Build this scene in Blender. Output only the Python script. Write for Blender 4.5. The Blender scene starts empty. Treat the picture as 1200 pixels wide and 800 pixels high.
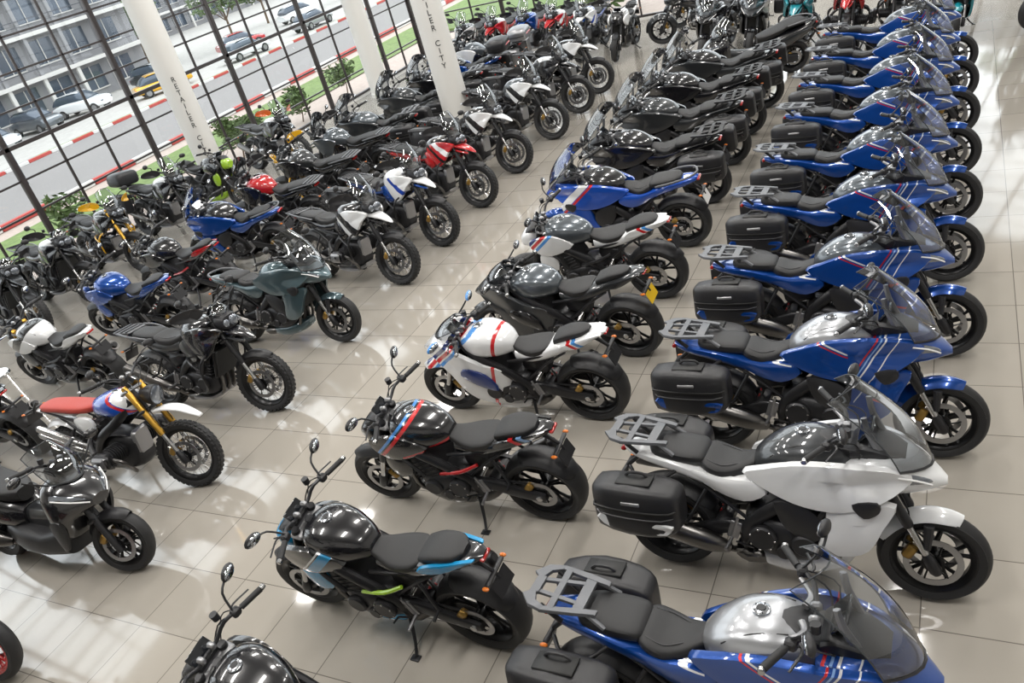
import bpy, bmesh, math, random
from math import sin, cos, pi, radians, copysign
from mathutils import Matrix, Vector
random.seed(5)
SC = bpy.context.scene
COL = SC.collection
K = 1.08          # layout scale of the hall
try:
    SC.view_settings.view_transform = 'Standard'
except Exception:
    pass

# ------------------------------------------------------------ materials
MATS = {}
def nt(name):
    m = bpy.data.materials.new(name); m.use_nodes = True
    t = m.node_tree; p = t.nodes['Principled BSDF']
    return m, t, p
def mat(name, col, rough=.5, metal=0., coat=0., bump=0., bscale=200., var=0., emit=None):
    if name in MATS: return MATS[name]
    m, t, p = nt(name)
    p.inputs['Base Color'].default_value = (*col, 1)
    p.inputs['Roughness'].default_value = rough
    p.inputs['Metallic'].default_value = metal
    p.inputs['Coat Weight'].default_value = coat
    p.inputs['Coat Roughness'].default_value = .04
    tc = t.nodes.new('ShaderNodeTexCoord')
    nz = t.nodes.new('ShaderNodeTexNoise'); nz.inputs['Scale'].default_value = bscale
    nz.inputs['Detail'].default_value = 2
    t.links.new(tc.outputs['Object'], nz.inputs['Vector'])
    if bump > 0:
        b = t.nodes.new('ShaderNodeBump'); b.inputs['Strength'].default_value = bump
        b.inputs['Distance'].default_value = .002
        t.links.new(nz.outputs['Fac'], b.inputs['Height']); t.links.new(b.outputs['Normal'], p.inputs['Normal'])
    if var > 0:
        mr = t.nodes.new('ShaderNodeMapRange')
        mr.inputs['To Min'].default_value = 1 - var; mr.inputs['To Max'].default_value = 1 + var
        mx = t.nodes.new('ShaderNodeVectorMath'); mx.operation = 'SCALE'
        mx.inputs[0].default_value = col
        t.links.new(nz.outputs['Fac'], mr.inputs['Value']); t.links.new(mr.outputs['Result'], mx.inputs['Scale'])
        t.links.new(mx.outputs['Vector'], p.inputs['Base Color'])
    MATS[name] = m
    return m
def livery(name, base, bands, metal=0., rough=.25):
    """bands: (nx,nz,c,half,color,xmin,xmax) painted stripes following local x/z"""
    if name in MATS: return MATS[name]
    m, t, p = nt(name)
    p.inputs['Roughness'].default_value = rough; p.inputs['Metallic'].default_value = metal
    p.inputs['Coat Weight'].default_value = 1.; p.inputs['Coat Roughness'].default_value = .04
    tc = t.nodes.new('ShaderNodeTexCoord'); sp = t.nodes.new('ShaderNodeSeparateXYZ')
    t.links.new(tc.outputs['Object'], sp.inputs[0])
    def M(op, a, b=None, c=None):
        n = t.nodes.new('ShaderNodeMath'); n.operation = op
        for i, q in enumerate((a, b, c)):
            if q is None: continue
            if isinstance(q, (int, float)): n.inputs[i].default_value = q
            else: t.links.new(q, n.inputs[i])
        return n.outputs[0]
    cur = None
    for (nx, nz, c, h, colr, x0, x1) in bands:
        s = M('ADD', M('MULTIPLY', sp.outputs['X'], nx), M('MULTIPLY', sp.outputs['Z'], nz))
        f = M('LESS_THAN', M('ABSOLUTE', M('SUBTRACT', s, c)), h)
        f = M('MULTIPLY', f, M('LESS_THAN', M('ABSOLUTE', M('SUBTRACT', sp.outputs['X'], (x0 + x1) / 2)), (x1 - x0) / 2))
        mx = t.nodes.new('ShaderNodeMix'); mx.data_type = 'RGBA'
        t.links.new(f, mx.inputs['Factor'])
        if cur is None: mx.inputs['A'].default_value = (*base, 1)
        else: t.links.new(cur, mx.inputs['A'])
        mx.inputs['B'].default_value = (*colr, 1)
        cur = mx.outputs['Result']
    t.links.new(cur, p.inputs['Base Color'])
    MATS[name] = m
    return m
def glassmat(name, tint, gl=.12, rough=.02):
    if name in MATS: return MATS[name]
    m = bpy.data.materials.new(name); m.use_nodes = True
    t = m.node_tree; t.nodes.clear()
    o = t.nodes.new('ShaderNodeOutputMaterial'); tr = t.nodes.new('ShaderNodeBsdfTransparent')
    g = t.nodes.new('ShaderNodeBsdfGlossy'); g.inputs['Roughness'].default_value = rough
    tr.inputs['Color'].default_value = (*tint, 1)
    lw = t.nodes.new('ShaderNodeLayerWeight'); lw.inputs['Blend'].default_value = .35
    mr = t.nodes.new('ShaderNodeMapRange'); mr.inputs['To Min'].default_value = gl * .5; mr.inputs['To Max'].default_value = min(1, gl * 4)
    mx = t.nodes.new('ShaderNodeMixShader')
    t.links.new(lw.outputs['Fresnel'], mr.inputs['Value']); t.links.new(mr.outputs['Result'], mx.inputs['Fac'])
    t.links.new(tr.outputs[0], mx.inputs[1]); t.links.new(g.outputs[0], mx.inputs[2]); t.links.new(mx.outputs[0], o.inputs['Surface'])
    MATS[name] = m
    return m
def paint(name, c, metal=.0, rough=.25): return mat('paint_' + name, c, rough, metal, 1.)

RED = (.55, .015, .02); WHT = (.80, .81, .82); LBL = (.06, .25, .62); NVY = (.01, .03, .16)
blueB = (.003, .058, .30)
m_blue = livery('paint_blue_livery', blueB, [(.45, 1, 1.355, .007, WHT, .68, .98), (.45, 1, 1.33, .006, RED, .68, .98),
      (1.6, -1, .84, .010, RED, .98, 1.26), (1.6, -1, .885, .009, (.25, .42, .75), .98, 1.26), (1.6, -1, .93, .010, WHT, .98, 1.26),
      (1.6, -1, 1.06, .007, WHT, 1.0, 1.4), (.3, 1, .92, .008, RED, 1.10, 1.34), (.2, 1, .90, .006, WHT, .1, .6)], .4, .28)
m_bluep = paint('deep_blue', blueB, .4)
m_white = paint('white', (.74, .75, .76)); m_black = paint('black', (.006, .006, .008))
m_silver = paint('silver', (.40, .41, .43), .7, .3); m_grey = paint('grey', (.10, .115, .13), .6, .3)
m_dgrey = paint('dark_grey', (.035, .038, .042), .5, .35); m_teal = paint('teal_grey', (.065, .105, .12), .5, .3)
m_red = paint('red', (.42, .012, .015)); m_cyan = paint('cyan', (.01, .27, .55)); m_yel = paint('yellow', (.68, .36, .01))
m_ora = paint('orange', (.60, .11, .02)); m_grn = paint('green', (.30, .50, .03)); m_turq = paint('turquoise', (.01, .22, .27))
m_msport = livery('paint_white_red_blue', (.74, .75, .76), [(.8, 1, 1.80, .022, RED, .6, 1.6), (.8, 1, 1.86, .022, NVY, .6, 1.6), (.8, 1, 1.74, .02, LBL, .6, 1.6),
      (1, .25, .95, .016, RED, .6, .9), (-.7, 1, .88, .018, RED, -.3, .2), (-.7, 1, .93, .018, LBL, -.3, .2)])
m_bsport = livery('paint_black_red_blue', (.008, .008, .010), [(.9, 1, 1.80, .018, RED, .5, 1.6), (.9, 1, 1.85, .014, LBL, .5, 1.6),
      (-.7, 1, .88, .018, RED, -.3, .2), (-.7, 1, .94, .018, (.2, .35, .6), -.3, .2), (.3, 1, 1.02, .012, RED, .5, 1.0)])
m_bcyan = livery('paint_black_cyan', (.007, .008, .010), [(.9, 1, 1.68, .05, (.01, .27, .55), .5, 1.6), (.9, 1, 1.75, .008, WHT, .5, 1.6)])
m_bw = livery('paint_blue_white', (.006, .07, .42), [(.8, 1, 1.82, .05, WHT, .6, 1.7), (.8, 1, 1.74, .018, RED, .6, 1.7)])
m_wb = livery('paint_white_blue', (.74, .75, .76), [(.8, 1, 1.78, .04, (.01, .05, .35), .6, 1.9), (-.6, 1, .55, .03, (.01, .05, .35), .6, 1.2)])
m_wr = livery('paint_red_white', (.45, .012, .016), [(.8, 1, 1.86, .05, WHT, .6, 1.9), (.8, 1, 1.70, .03, (.01, .01, .01), .6, 1.9)])
m_wbk = livery('paint_white_black', (.70, .71, .72), [(.8, 1, 1.70, .07, (.015, .015, .016), .6, 1.9)])

DEF = dict(
    RUB=mat('tyre_rubber', (.014, .014, .015), .6, bump=.5, bscale=90), PL=mat('black_plastic', (.015, .015, .017), .42, bump=.25, bscale=500),
    SEAT=mat('seat_vinyl', (.014, .014, .015), .55, bump=.4, bscale=350), ENG=mat('engine_dark_metal', (.045, .045, .048), .4, .7, bump=.3, bscale=120),
    ALU=mat('cast_aluminium', (.34, .34, .35), .38, .9, bump=.15, bscale=200), STEEL=mat('brushed_steel', (.5, .5, .5), .25, 1.),
    CHR=mat('chrome', (.8, .8, .8), .08, 1.), DISC=mat('brake_disc_steel', (.38, .38, .39), .28, 1.), GOLD=mat('gold_anodised', (.70, .40, .07), .3, .9),
    EXH=mat('exhaust_steel', (.16, .155, .15), .3, 1.), FRM=mat('frame_black', (.018, .018, .020), .35, .3), RIM=mat('rim_black', (.012, .012, .013), .3, .5),
    LENS=mat('headlight_lens', (.20, .22, .25), .05, .6, 1.), LED=mat('led_white', (.9, .9, .9), .2), TL=mat('tail_light_red', (.40, .01, .01), .15, 0, 1.),
    AMB=mat('indicator_amber', (.6, .16, .02), .25), SCR=glassmat('windscreen_smoke', (.68, .71, .74), .28), EDGE=mat('screen_edge', (.05, .055, .06), .2),
    DSP=mat('display_glass', (.01, .012, .016), .05, 0, 1.), MIRR=mat('mirror_glass', (.45, .47, .5), .05, 1.), PANN=mat('pannier_black', (.018, .018, .020), .36, bump=.3, bscale=600),
    RACK=mat('rack_grey_metal', (.14, .145, .155), .45, .5), PLATE=mat('plate_holder_black', (.02, .02, .022), .4), RAD=mat('radiator_core', (.03, .03, .03), .6, .4, bump=.6, bscale=600),
    BADGE=mat('badge_silver', (.45, .47, .5), .2, .9), CAL=mat('brake_caliper', (.33, .20, .05), .35, .7), P1=m_blue, P2=m_bluep, TANK=m_silver, FORK=None, PACC=None, BOX=None)
DEF['FORK'] = DEF['FRM']; DEF['PACC'] = m_bluep; DEF['BOX'] = DEF['PANN']; DEF['COVER'] = DEF['ALU']

# ------------------------------------------------------------ mesh builder
def crm(a, b, c, d, t):
    return tuple(.5 * (2 * q + (r - p) * t + (2 * p - 5 * q + 4 * r - s) * t * t + (3 * q - p - 3 * r + s) * t ** 3) for p, q, r, s in zip(a, b, c, d))
def smoothpts(P, k, closed=False):
    if k <= 1: return [tuple(p) for p in P]
    n = len(P); out = []
    for i in range(n if closed else n - 1):
        if closed: a, b, c, d = P[(i - 1) % n], P[i], P[(i + 1) % n], P[(i + 2) % n]
        else: a, b, c, d = P[max(i - 1, 0)], P[i], P[i + 1], P[min(i + 2, n - 1)]
        for j in range(k): out.append(crm(a, b, c, d, j / k))
    if not closed: out.append(tuple(P[-1]))
    return out
class B:
    def __init__(s): s.v = []; s.f = []; s.m = []; s.keys = []; s.T = None
    def add(s, vs, fs, k, mir=False):
        if k not in s.keys: s.keys.append(k)
        mi = s.keys.index(k)
        for sg in ((1, -1) if mir else (1,)):
            o = len(s.v)
            for p in vs:
                q = Vector((p[0], p[1] * sg, p[2]))
                if s.T is not None: q = s.T @ q
                s.v.append(q)
            for f in fs:
                g = [i + o for i in f]
                if sg < 0: g.reverse()
                s.f.append(g); s.m.append(mi)
    def loft(s, rings, k, mir=False, cap=True, closed=False):
        n = len(rings[0]); vs = [p for r in rings for p in r]; fs = []; m = len(rings)
        for j in range(m if closed else m - 1):
            j2 = (j + 1) % m
            for i in range(n):
                i2 = (i + 1) % n; fs.append((j * n + i, j * n + i2, j2 * n + i2, j2 * n + i))
        if cap and not closed:
            fs.append(list(range(n))[::-1]); fs.append([(m - 1) * n + i for i in range(n)])
        s.add(vs, fs, k, mir)
    def body(s, secs, k, N=20, sub=3, mir=False):
        S = []
        for q in secs:
            q = tuple(q)
            if len(q) == 6: q = q + (2.6,)
            if len(q) == 7: q = q + (0.,)
            S.append(q)
        rings = []
        for (x, y, z, w, ht, hb, n, sl) in smoothpts(S, sub):
            w = max(w, .002); ht = max(ht, .002); hb = max(hb, .002); r = []
            for i in range(N):
                a = 2 * pi * (i + .5) / N; c = cos(a); sn = sin(a)
                zz = (ht if sn > 0 else hb) * copysign(abs(sn) ** (2 / n), sn)
                r.append((x + sl * zz, y + w * copysign(abs(c) ** (2 / n), c), z + zz))
            rings.append(r)
        s.loft(rings, k, mir)
    def tube(s, pts, r, k, seg=8, sub=3, mir=False, closed=False, flat=1., up=(0, 0, 1)):
        rr = r if isinstance(r, (list, tuple)) else [r] * len(pts)
        P = smoothpts([tuple(p) + (q,) for p, q in zip(pts, rr)], sub, closed)
        n = len(P); C = [Vector(p[:3]) for p in P]; u = Vector(up); rings = []
        for i in range(n):
            if closed: t = C[(i + 1) % n] - C[i - 1]
            else: t = C[min(i + 1, n - 1)] - C[max(i - 1, 0)]
            if t.length < 1e-9: t = Vector((1, 0, 0))
            t.normalize()
            sd = t.cross(u)
            if sd.length < .05: sd = t.cross(Vector((1, 0, 0)))
            sd.normalize(); uu = sd.cross(t)
            if flat == 1.: u = uu
            rings.append([C[i] + sd * P[i][3] * cos(2 * pi * j / seg) + uu * P[i][3] * flat * sin(2 * pi * j / seg) for j in range(seg)])
        s.loft(rings, k, mir, True, closed)
    def lathe(s, c, prof, k, seg=40, mir=False, closed=True):
        rings = [[(c[0] + r * cos(a), c[1] + y, c[2] + r * sin(a)) for (r, y) in prof] for a in [2 * pi * j / seg for j in range(seg)]]
        n = len(prof); vs = [p for r in rings for p in r]; fs = []
        for j in range(seg):
            j2 = (j + 1) % seg
            for i in range(n if closed else n - 1):
                i2 = (i + 1) % n; fs.append((j * n + i, j * n + i2, j2 * n + i2, j2 * n + i))
        s.add(vs, fs, k, mir)
    def disc(s, c, r, h, k, seg=20, mir=False, b=.004):
        """short cylinder along y centred at c"""
        s.tube([(c[0], c[1] - h / 2, c[2]), (c[0], c[1] - h / 2 + b, c[2]), (c[0], c[1] + h / 2 - b, c[2]), (c[0], c[1] + h / 2, c[2])], [r - b, r, r, r - b], k, seg, 1, mir)
    def box(s, c, sz, k, rot=(0, 0, 0), b=.008, mir=False):
        hx, hy, hz = sz[0] / 2, sz[1] / 2, sz[2] / 2; b = min(b, hx * .9, hy * .9, hz * .9)
        R = Matrix.Rotation(rot[2], 3, 'Z') @ Matrix.Rotation(rot[1], 3, 'Y') @ Matrix.Rotation(rot[0], 3, 'X')
        def ring(x, i):
            y, z = hy - i, hz - i
            return [Vector(c) + R @ Vector(p) for p in ((x, -y + b, -z), (x, y - b, -z), (x, y, -z + b), (x, y, z - b), (x, y - b, z), (x, -y + b, z), (x, -y, z - b), (x, -y, -z + b))]
        s.loft([ring(-hx, b * .7), ring(-hx + b, 0), ring(hx - b, 0), ring(hx, b * .7)], k, mir)
    def ell(s, c, r, k, rot=(0, 0, 0), mir=False, N=14, M=8):
        R = Matrix.Rotation(rot[2], 3, 'Z') @ Matrix.Rotation(rot[1], 3, 'Y') @ Matrix.Rotation(rot[0], 3, 'X')
        rings = []
        for j in range(M + 1):
            th = pi * (j / M); q = max(sin(th), .03)
            rings.append([Vector(c) + R @ Vector((r[0] * cos(th), r[1] * q * cos(2 * pi * i / N), r[2] * q * sin(2 * pi * i / N))) for i in range(N)])
        s.loft(rings, k, mir)
    def shell(s, out, k, th=.015, bulge=.03, mir=True, sub=3):
        P = smoothpts(out, sub, True); n = len(P)
        c = [sum(p[i] for p in P) / n for i in range(3)]
        rings = [[(p[0], p[1] - th * 2, p[2]) for p in P]]
        for q in (1, .965, .85, .62, .3):
            dy = bulge * (1 - q * q) + (th if q < 1 else 0)
            rings.append([(c[0] + (p[0] - c[0]) * q, c[1] + (p[1] - c[1]) * q + dy, c[2] + (p[2] - c[2]) * q) for p in P])
        s.loft(rings, k, mir)
    def slab(s, out, th, k, mir=False):
        """flat horizontal plate from a top-view outline (x,y,z)"""
        c = [sum(p[i] for p in out) / len(out) for i in range(3)]
        def r(q, dz): return [(c[0] + (p[0] - c[0]) * q, c[1] + (p[1] - c[1]) * q, p[2] + dz) for p in out]
        s.loft([r(1, -th / 2), r(1, th * .3), r(.94, th / 2)], k, mir)
    def grid(s, fn, nu, nv, k, mir=False):
        vs = [fn(i / nu, j / nv) for j in range(nv + 1) for i in range(nu + 1)]; w = nu + 1
        s.add(vs, [(j * w + i, j * w + i + 1, (j + 1) * w + i + 1, (j + 1) * w + i) for j in range(nv) for i in range(nu)], k, mir)
    def mesh(s, name, sharp=38):
        me = bpy.data.meshes.new(name)
        me.from_pydata([tuple(v) for v in s.v], [], s.f)
        me.polygons.foreach_set('material_index', s.m)
        bm = bmesh.new(); bm.from_mesh(me); bmesh.ops.recalc_face_normals(bm, faces=bm.faces); bm.to_mesh(me); bm.free()
        me.polygons.foreach_set('use_smooth', [True] * len(me.polygons))
        me.set_sharp_from_angle(angle=radians(sharp)); me.update()
        return me
def setmats(me, keys, d):
    idx = [0] * len(me.polygons); me.polygons.foreach_get('material_index', idx)
    for k in keys: me.materials.append(d[k] if isinstance(k, str) else k)
    me.polygons.foreach_set('material_index', idx); me.update()
def obj(name, me, loc=(0, 0, 0), rot=(0, 0, 0), parent=None):
    o = bpy.data.objects.new(name, me); o.location = loc; o.rotation_euler = rot; COL.objects.link(o)
    if parent: o.parent = parent
    return o

# ------------------------------------------------------------ motorcycle parts
def wheel(b, cx, R, w, style, front):
    rim = R - (.085 if w > .13 else .075); c = (cx, 0, R)
    h = w / 2
    pr = [(rim, h * .72), (rim + (R - rim) * .35, h * .97), (rim + (R - rim) * .62, h), (R - .028, h * .86), (R - .012, h * .62), (R - .003, h * .3), (R, 0)]
    b.lathe(c, pr + [(r, -y) for r, y in reversed(pr[:-1])] + [(rim - .004, 0)], 'RUB', 48)
    if style == 'wire':   # chunky tread blocks
        n = 40
        for i in range(n):
            a = 2 * pi * i / n
            for yy, da, rr in ((h * .38, 0, -.006), (-h * .38, pi / n, -.006), (h * .78, pi / n, -.020), (-h * .78, 0, -.020)):
                r = R + rr
                b.box((cx + r * cos(a + da), yy, R + r * sin(a + da)), (.014, h * .42, .030), 'RUB', (0, -(a + da), 0), .003)
    rp = [(rim + .006, h * .76), (rim + .006, h * .70), (rim - .014, h * .62), (rim - .026, h * .3), (rim - .026, -h * .3), (rim - .014, -h * .62), (rim + .006, -h * .70), (rim + .006, -h * .76), (rim - .004, -h * .8), (rim - .018, -h * .66), (rim - .036, -h * .3), (rim - .036, h * .3), (rim - .018, h * .66), (rim - .004, h * .8)]
    b.lathe(c, rp, 'RIM', 40)
    b.disc(c, .042, w * .95, 'RIM' if style != 'wire' else 'ENG', 18)
    b.disc(c, .02, w * 1.5 if front else w * 1.3, 'STEEL', 12)
    if style == 'wire':
        for i in range(32):
            a = 2 * pi * i / 32; sg = 1 if i % 2 else -1; a2 = a + (.28 if (i // 2) % 2 else -.28)
            b.tube([(cx + .042 * cos(a2), sg * h * .42, R + .042 * sin(a2)), (cx + (rim - .02) * cos(a), sg * h * .12, R + (rim - .02) * sin(a))], .0032, 'STEEL', 4, 1)
    else:
        for i in range(5):
            a = 2 * pi * i / 5 + .3
            for da in (-.17, .17):
                P0 = (cx + .035 * cos(a + da), 0, R + .035 * sin(a + da)); P1 = (cx + .5 * rim * cos(a + da * .7), 0, R + .5 * rim * sin(a + da * .7))
                P2 = (cx + (rim - .02) * cos(a + da * 1.3), 0, R + (rim - .02) * sin(a + da * 1.3))
                b.tube([P0, P1, P2], [.018, .011, .015], 'RIM', 8, 2, flat=1.0)
    dr = .158 if front else .125; dy = h * .95 + .012
    for sg in ((1, -1) if front else (1,)):
        y = sg * dy
        b.lathe((cx, y, R), [(dr, -.0025), (dr, .0025), (dr - .038, .0025), (dr - .038, -.0025)], 'DISC', 36)
        b.lathe((cx, y, R), [(.062, -.004), (.062, .004), (.035, .004), (.035, -.004)], 'RIM', 20)
        for i in range(6):
            a = 2 * pi * i / 6
            b.tube([(cx + .055 * cos(a), y, R + .055 * sin(a)), (cx + (dr - .034) * cos(a + .15), y, R + (dr - .034) * sin(a + .15))], .006, 'RIM', 5, 1)
        ca = radians(150 if front else 40)
        b.box((cx + (dr - .02) * cos(ca), y, R + (dr - .02) * sin(ca)), (.055, .05, .10), 'CAL', (0, -ca, 0), .012)
def fender(b, cx, cz, R, w, a0, a1, k, drop=.05, n=16):
    for off in (0, -.006):
        def fn(u, v):
            a = radians(a0 + (a1 - a0) * u); q = v * 2 - 1
            e = 1 - .35 * max(0, abs(u * 2 - 1) - .7) / .3
            r = R + off - drop * abs(q) ** 2.4
            return (cx + r * cos(a), q * w * e, cz + r * sin(a))
        b.grid(fn, n, 10, k)
def windscreen(b, xb, zb, w0, xt, zt, w1, bow, k='SCR', mid=.04, n=14):
    def fn(u, v):
        q = u * 2 - 1
        w = w0 + (w1 - w0) * v + .035 * sin(pi * v)
        tz = zt - .07 * abs(q) ** 3
        return (xb + (xt - xb) * v + mid * sin(pi * v) - bow * q * q, w * q * (1 - .18 * abs(q) ** 3 * v), zb + (tz - zb) * v + .03 * q * q * (1 - v))
    b.grid(fn, n, 10, k)
    ed = [fn(0, j / 8) for j in range(9)] + [fn(i / 8, 1) for i in range(1, 9)] + [fn(1, 1 - j / 8) for j in range(1, 9)]
    b.tube(ed, .0042, 'EDGE', 5, 1)
    b.tube([fn(i / 8, 0) for i in range(9)], .008, 'PL', 5, 1)
def hbar(b, x, z, w=.40, sweep=.10, rise=.03, mirror=True, guard=False, drop=0, barend=False):
    e = (x - sweep, w, z + rise - drop)
    b.tube([(x + .015, 0, z - .01), (x + .01, .08, z - .01), (x - .01, .17, z + rise), (x - sweep * .6, w * .72, z + rise - drop * .5), e], .012, 'FRM', 8, 3, True)
    s0 = (x - sweep * .55, w * .68, z + rise - drop * .5)
    b.tube([s0, e], [.018, .019], 'RUB', 10, 1, True)
    b.disc((e[0] - .003, e[1] + .012, e[2]), .017, .03, 'STEEL', 10, True)
    b.box((x - sweep * .4, w * .60, z + rise - drop * .4), (.05, .055, .05), 'PL', (0, 0, .2), .01, True)
    b.tube([(x - sweep * .35 + .03, w * .60, z + rise - drop * .4), (x - sweep * .5 + .065, w * .70, z + rise - drop * .4), (x - sweep * .8 + .07, w * .97, z + rise - drop * .5 - .01)], [.010, .008, .007], 'FRM', 6, 3, True, flat=.6)
    b.tube([(x + .03, -.17, z + rise + .02), (x + .03, -.17, z + rise + .065)], [.022, .024], 'PL', 10, 1, False)
    b.box((x + .012, .045, z), (.05, .035, .045), 'COVER', (0, 0, 0), .01, True)
    b.tube([(x - sweep * .3, w * .55, z + rise), (x + .06, .16, z + .0), (x + .08, .04, z - .12)], .005, 'RUB', 5, 4, True)
    b.tube([(x - sweep * .3, w * .62, z + rise), (x + .10, .22, z - .02), (x + .06, .05, z - .18)], .004, 'RUB', 5, 4, True)
    if mirror:
        m = (x + .03, w * .96, z + rise + .15)
        b.tube([(x - sweep * .4, w * .58, z + rise + .02), (x + .02, w * .70, z + rise + .10), (m[0] + .01, m[1] - .03, m[2] - .02)], .007, 'FRM', 6, 3, True)
        b.ell(m, (.026, .062, .040), 'PL', (0, 0, -.25), True)
        b.ell((m[0] - .013, m[1], m[2]), (.016, .054, .033), 'MIRR', (0, 0, -.25), True)
    if guard:
        b.shell([(x + .10 - sweep, w + .045, z + rise + .05), (x + .10, w - .06, z + rise + .075), (x + .12, w - .17, z + rise + .03), (x + .11, w - .19, z + rise - .04), (x + .09, w - .05, z + rise - .06), (x - sweep + .05, w + .05, z + rise - .03)], 'GRD', .006, .02)
def fork(b, wb, R, rake, zt, y=.10, k='FORK', usd=True):
    t = math.tan(radians(rake))
    def P(z, yy=y, o=0): return (wb - (z - R) * t + o, yy, z)
    if usd:
        b.tube([P(R - .02), P(R + .30)], .021, 'STEEL', 12, 1, True); b.tube([P(R + .26), P(R + .28), P(zt - .02), P(zt)], [.027, .030, .030, .026], k, 14, 1, True)
        b.tube([P(R - .05), P(R - .03), P(R + .05), P(R + .08)], [.026, .036, .034, .024], 'FRM', 10, 1, True)
    else:
        b.tube([P(R - .05), P(R + .02), P(R + .38)], [.030, .032, .028], k, 12, 1, True); b.tube([P(R + .36), P(zt)], .020, 'STEEL', 12, 1, True)
    for z in (zt - .05, zt - .26):
        b.box(P(z, 0, -.02), (.09, y * 2 + .075, .035), 'COVER' if z > zt - .1 else 'FRM', (0, radians(-rake), 0), .012)
    b.tube([P(zt - .30, 0, -.05), P(zt, 0, -.05)], .028, 'FRM', 12, 1)
    b.tube([P(zt - .1, y * .6, .04), P(R + .35, y * .9, .04), P(R + .12, y, -.10)], .005, 'RUB', 5, 4, True)
def swingarm(b, Rr, xp=.50, zp=.42, y=.125, k='FRM'):
    b.body([(-.05, y, Rr, .016, .03, .03, 4), (.0, y, Rr, .020, .042, .042, 4), (.18, y, Rr + .03, .022, .055, .05, 4), (.38, y, zp, .028, .055, .05, 4), (xp + .02, y, zp, .03, .045, .045, 4)], k, 12, 2, True)
    b.box((.36, 0, zp), (.10, .24, .07), k, (0, 0, 0), .015)
    b.disc((0, y + .022, Rr), .026, .02, 'STEEL', 12, True)
def frame(b, zh=.90, xh=1.13, sub=True, k='FRM', tail=(-.14, .86)):
    b.tube([(xh, .05, zh), (.95, .15, .78), (.68, .165, .62), (.52, .145, .44), (.50, .13, .30)], [.035, .036, .034, .034, .026], k, 10, 3, True, flat=1.3)
    if sub:
        b.tube([(.66, .12, .70), (.35, .12, .76), (tail[0], .08, tail[1])], .014, k, 8, 3, True)
        b.tube([(.52, .13, .50), (.30, .12, .68), (.10, .10, .80)], .012, k, 8, 2, True)
    b.tube([(.50, -.16, .42), (.50, .16, .42)], .024, 'STEEL', 12, 1)
    b.tube([(.30, 0, .38), (.44, 0, .72)], .022, 'STEEL', 10, 1)
    b.tube([(.315 + .0045 * i, .036 * cos(i * 1.3), .43 + .011 * i) for i in range(24)], .006, 'SPR', 5, 1)
    b.box((.44, 0, .62), (.24, .17, .16), 'PL', (0, -.2, 0), .03)
def pegs(b, x=.42, z=.36, y=.16, pil=True):
    b.tube([(x, y, z), (x - .01, y + .12, z)], .012, 'ALU', 8, 1, True)
    b.tube([(x, y, z), (x + .05, y + .005, z + .16)], .010, 'ALU', 6, 1, True)
    b.box((x + .02, y - .005, z + .06), (.07, .012, .13), 'ALU', (0, .3, 0), .004, True)
    b.tube([(x + .03, y + .02, z - .01), (x + .14, y + .03, z - .03), (x + .15, y + .08, z - .03)], .007, 'FRM', 6, 1, True)
    if pil:
        b.tube([(.28, .12, .68), (.18, .17, .50), (.17, .25, .50)], [.013, .012, .012], 'FRM', 8, 1, True)
def stand(b, x=.56):
    b.tube([(x, .10, .26), (x - .05, .22, .10), (x - .07, .285, .045)], [.015, .012, .011], 'FRM', 8, 2)
    b.box((x - .07, .295, .042), (.07, .05, .010), 'FRM', (.1, 0, 0), .003)
def chain(b, Rr, xp=.56, zp=.42, y=.10):
    b.disc((0, y, Rr), .095, .008, 'STEEL', 32); b.disc((xp, y, zp), .04, .010, 'STEEL', 18)
    b.tube([(0, y, Rr + .095), (xp, y, zp + .04)], .008, 'ENG', 6, 1, flat=1.4); b.tube([(0, y, Rr - .095), (xp, y, zp - .04)], .008, 'ENG', 6, 1, flat=1.4)
def eng_four(b, cov='ENG'):
    b.body([(.50, 0, .42, .10, .10, .12, 4), (.56, 0, .42, .16, .14, .16, 4), (.75, 0, .40, .19, .13, .17, 4), (.92, 0, .40, .18, .12, .15, 4), (1.0, 0, .40, .12, .08, .10, 4)], 'ENG', 20, 2)
    b.box((.90, 0, .60), (.20, .34, .28), 'ENG', (0, .35, 0), .02)
    b.box((.97, 0, .74), (.17, .36, .09), cov, (0, .35, 0), .025)
    for i in range(5): b.box((.885 + i * .012, 0, .50 + i * .035), (.215, .355, .008), 'ENG', (0, .35, 0), .003)
    b.disc((.62, .195, .42), .085, .05, cov, 22, True, .012); b.disc((.86, .195, .40), .075, .04, cov, 22, True, .012)
    b.disc((.74, .19, .33), .05, .04, 'ENG', 18, True, .01)
    for i in range(7):
        a = i * .9; b.disc((.62 + .075 * cos(a), .222, .42 + .075 * sin(a)), .007, .01, 'STEEL', 6, True, .001)
    b.box((1.12, 0, .62), (.045, .34, .30), 'RAD', (0, .25, 0), .008)
    b.box((1.10, 0, .62), (.03, .37, .32), 'FRM', (0, .25, 0), .008)
    b.tube([(1.08, .17, .72), (.98, .20, .66), (.90, .19, .52)], .016, 'RUB', 8, 3, True)
    for y in (-.12, -.04, .04, .12):
        b.tube([(1.0, y, .62), (1.07, y, .50), (1.04, y, .30), (.86, y * .6, .20), (.66, y * .2, .19)], .019, 'EXH', 8, 3)
    b.body([(.72, 0, .19, .05, .03, .03, 3), (.66, 0, .19, .11, .05, .05, 3), (.5, -.02, .19, .12, .055, .05, 3), (.42, -.04, .20, .06, .04, .04, 3)], 'EXH', 14, 2)
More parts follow.
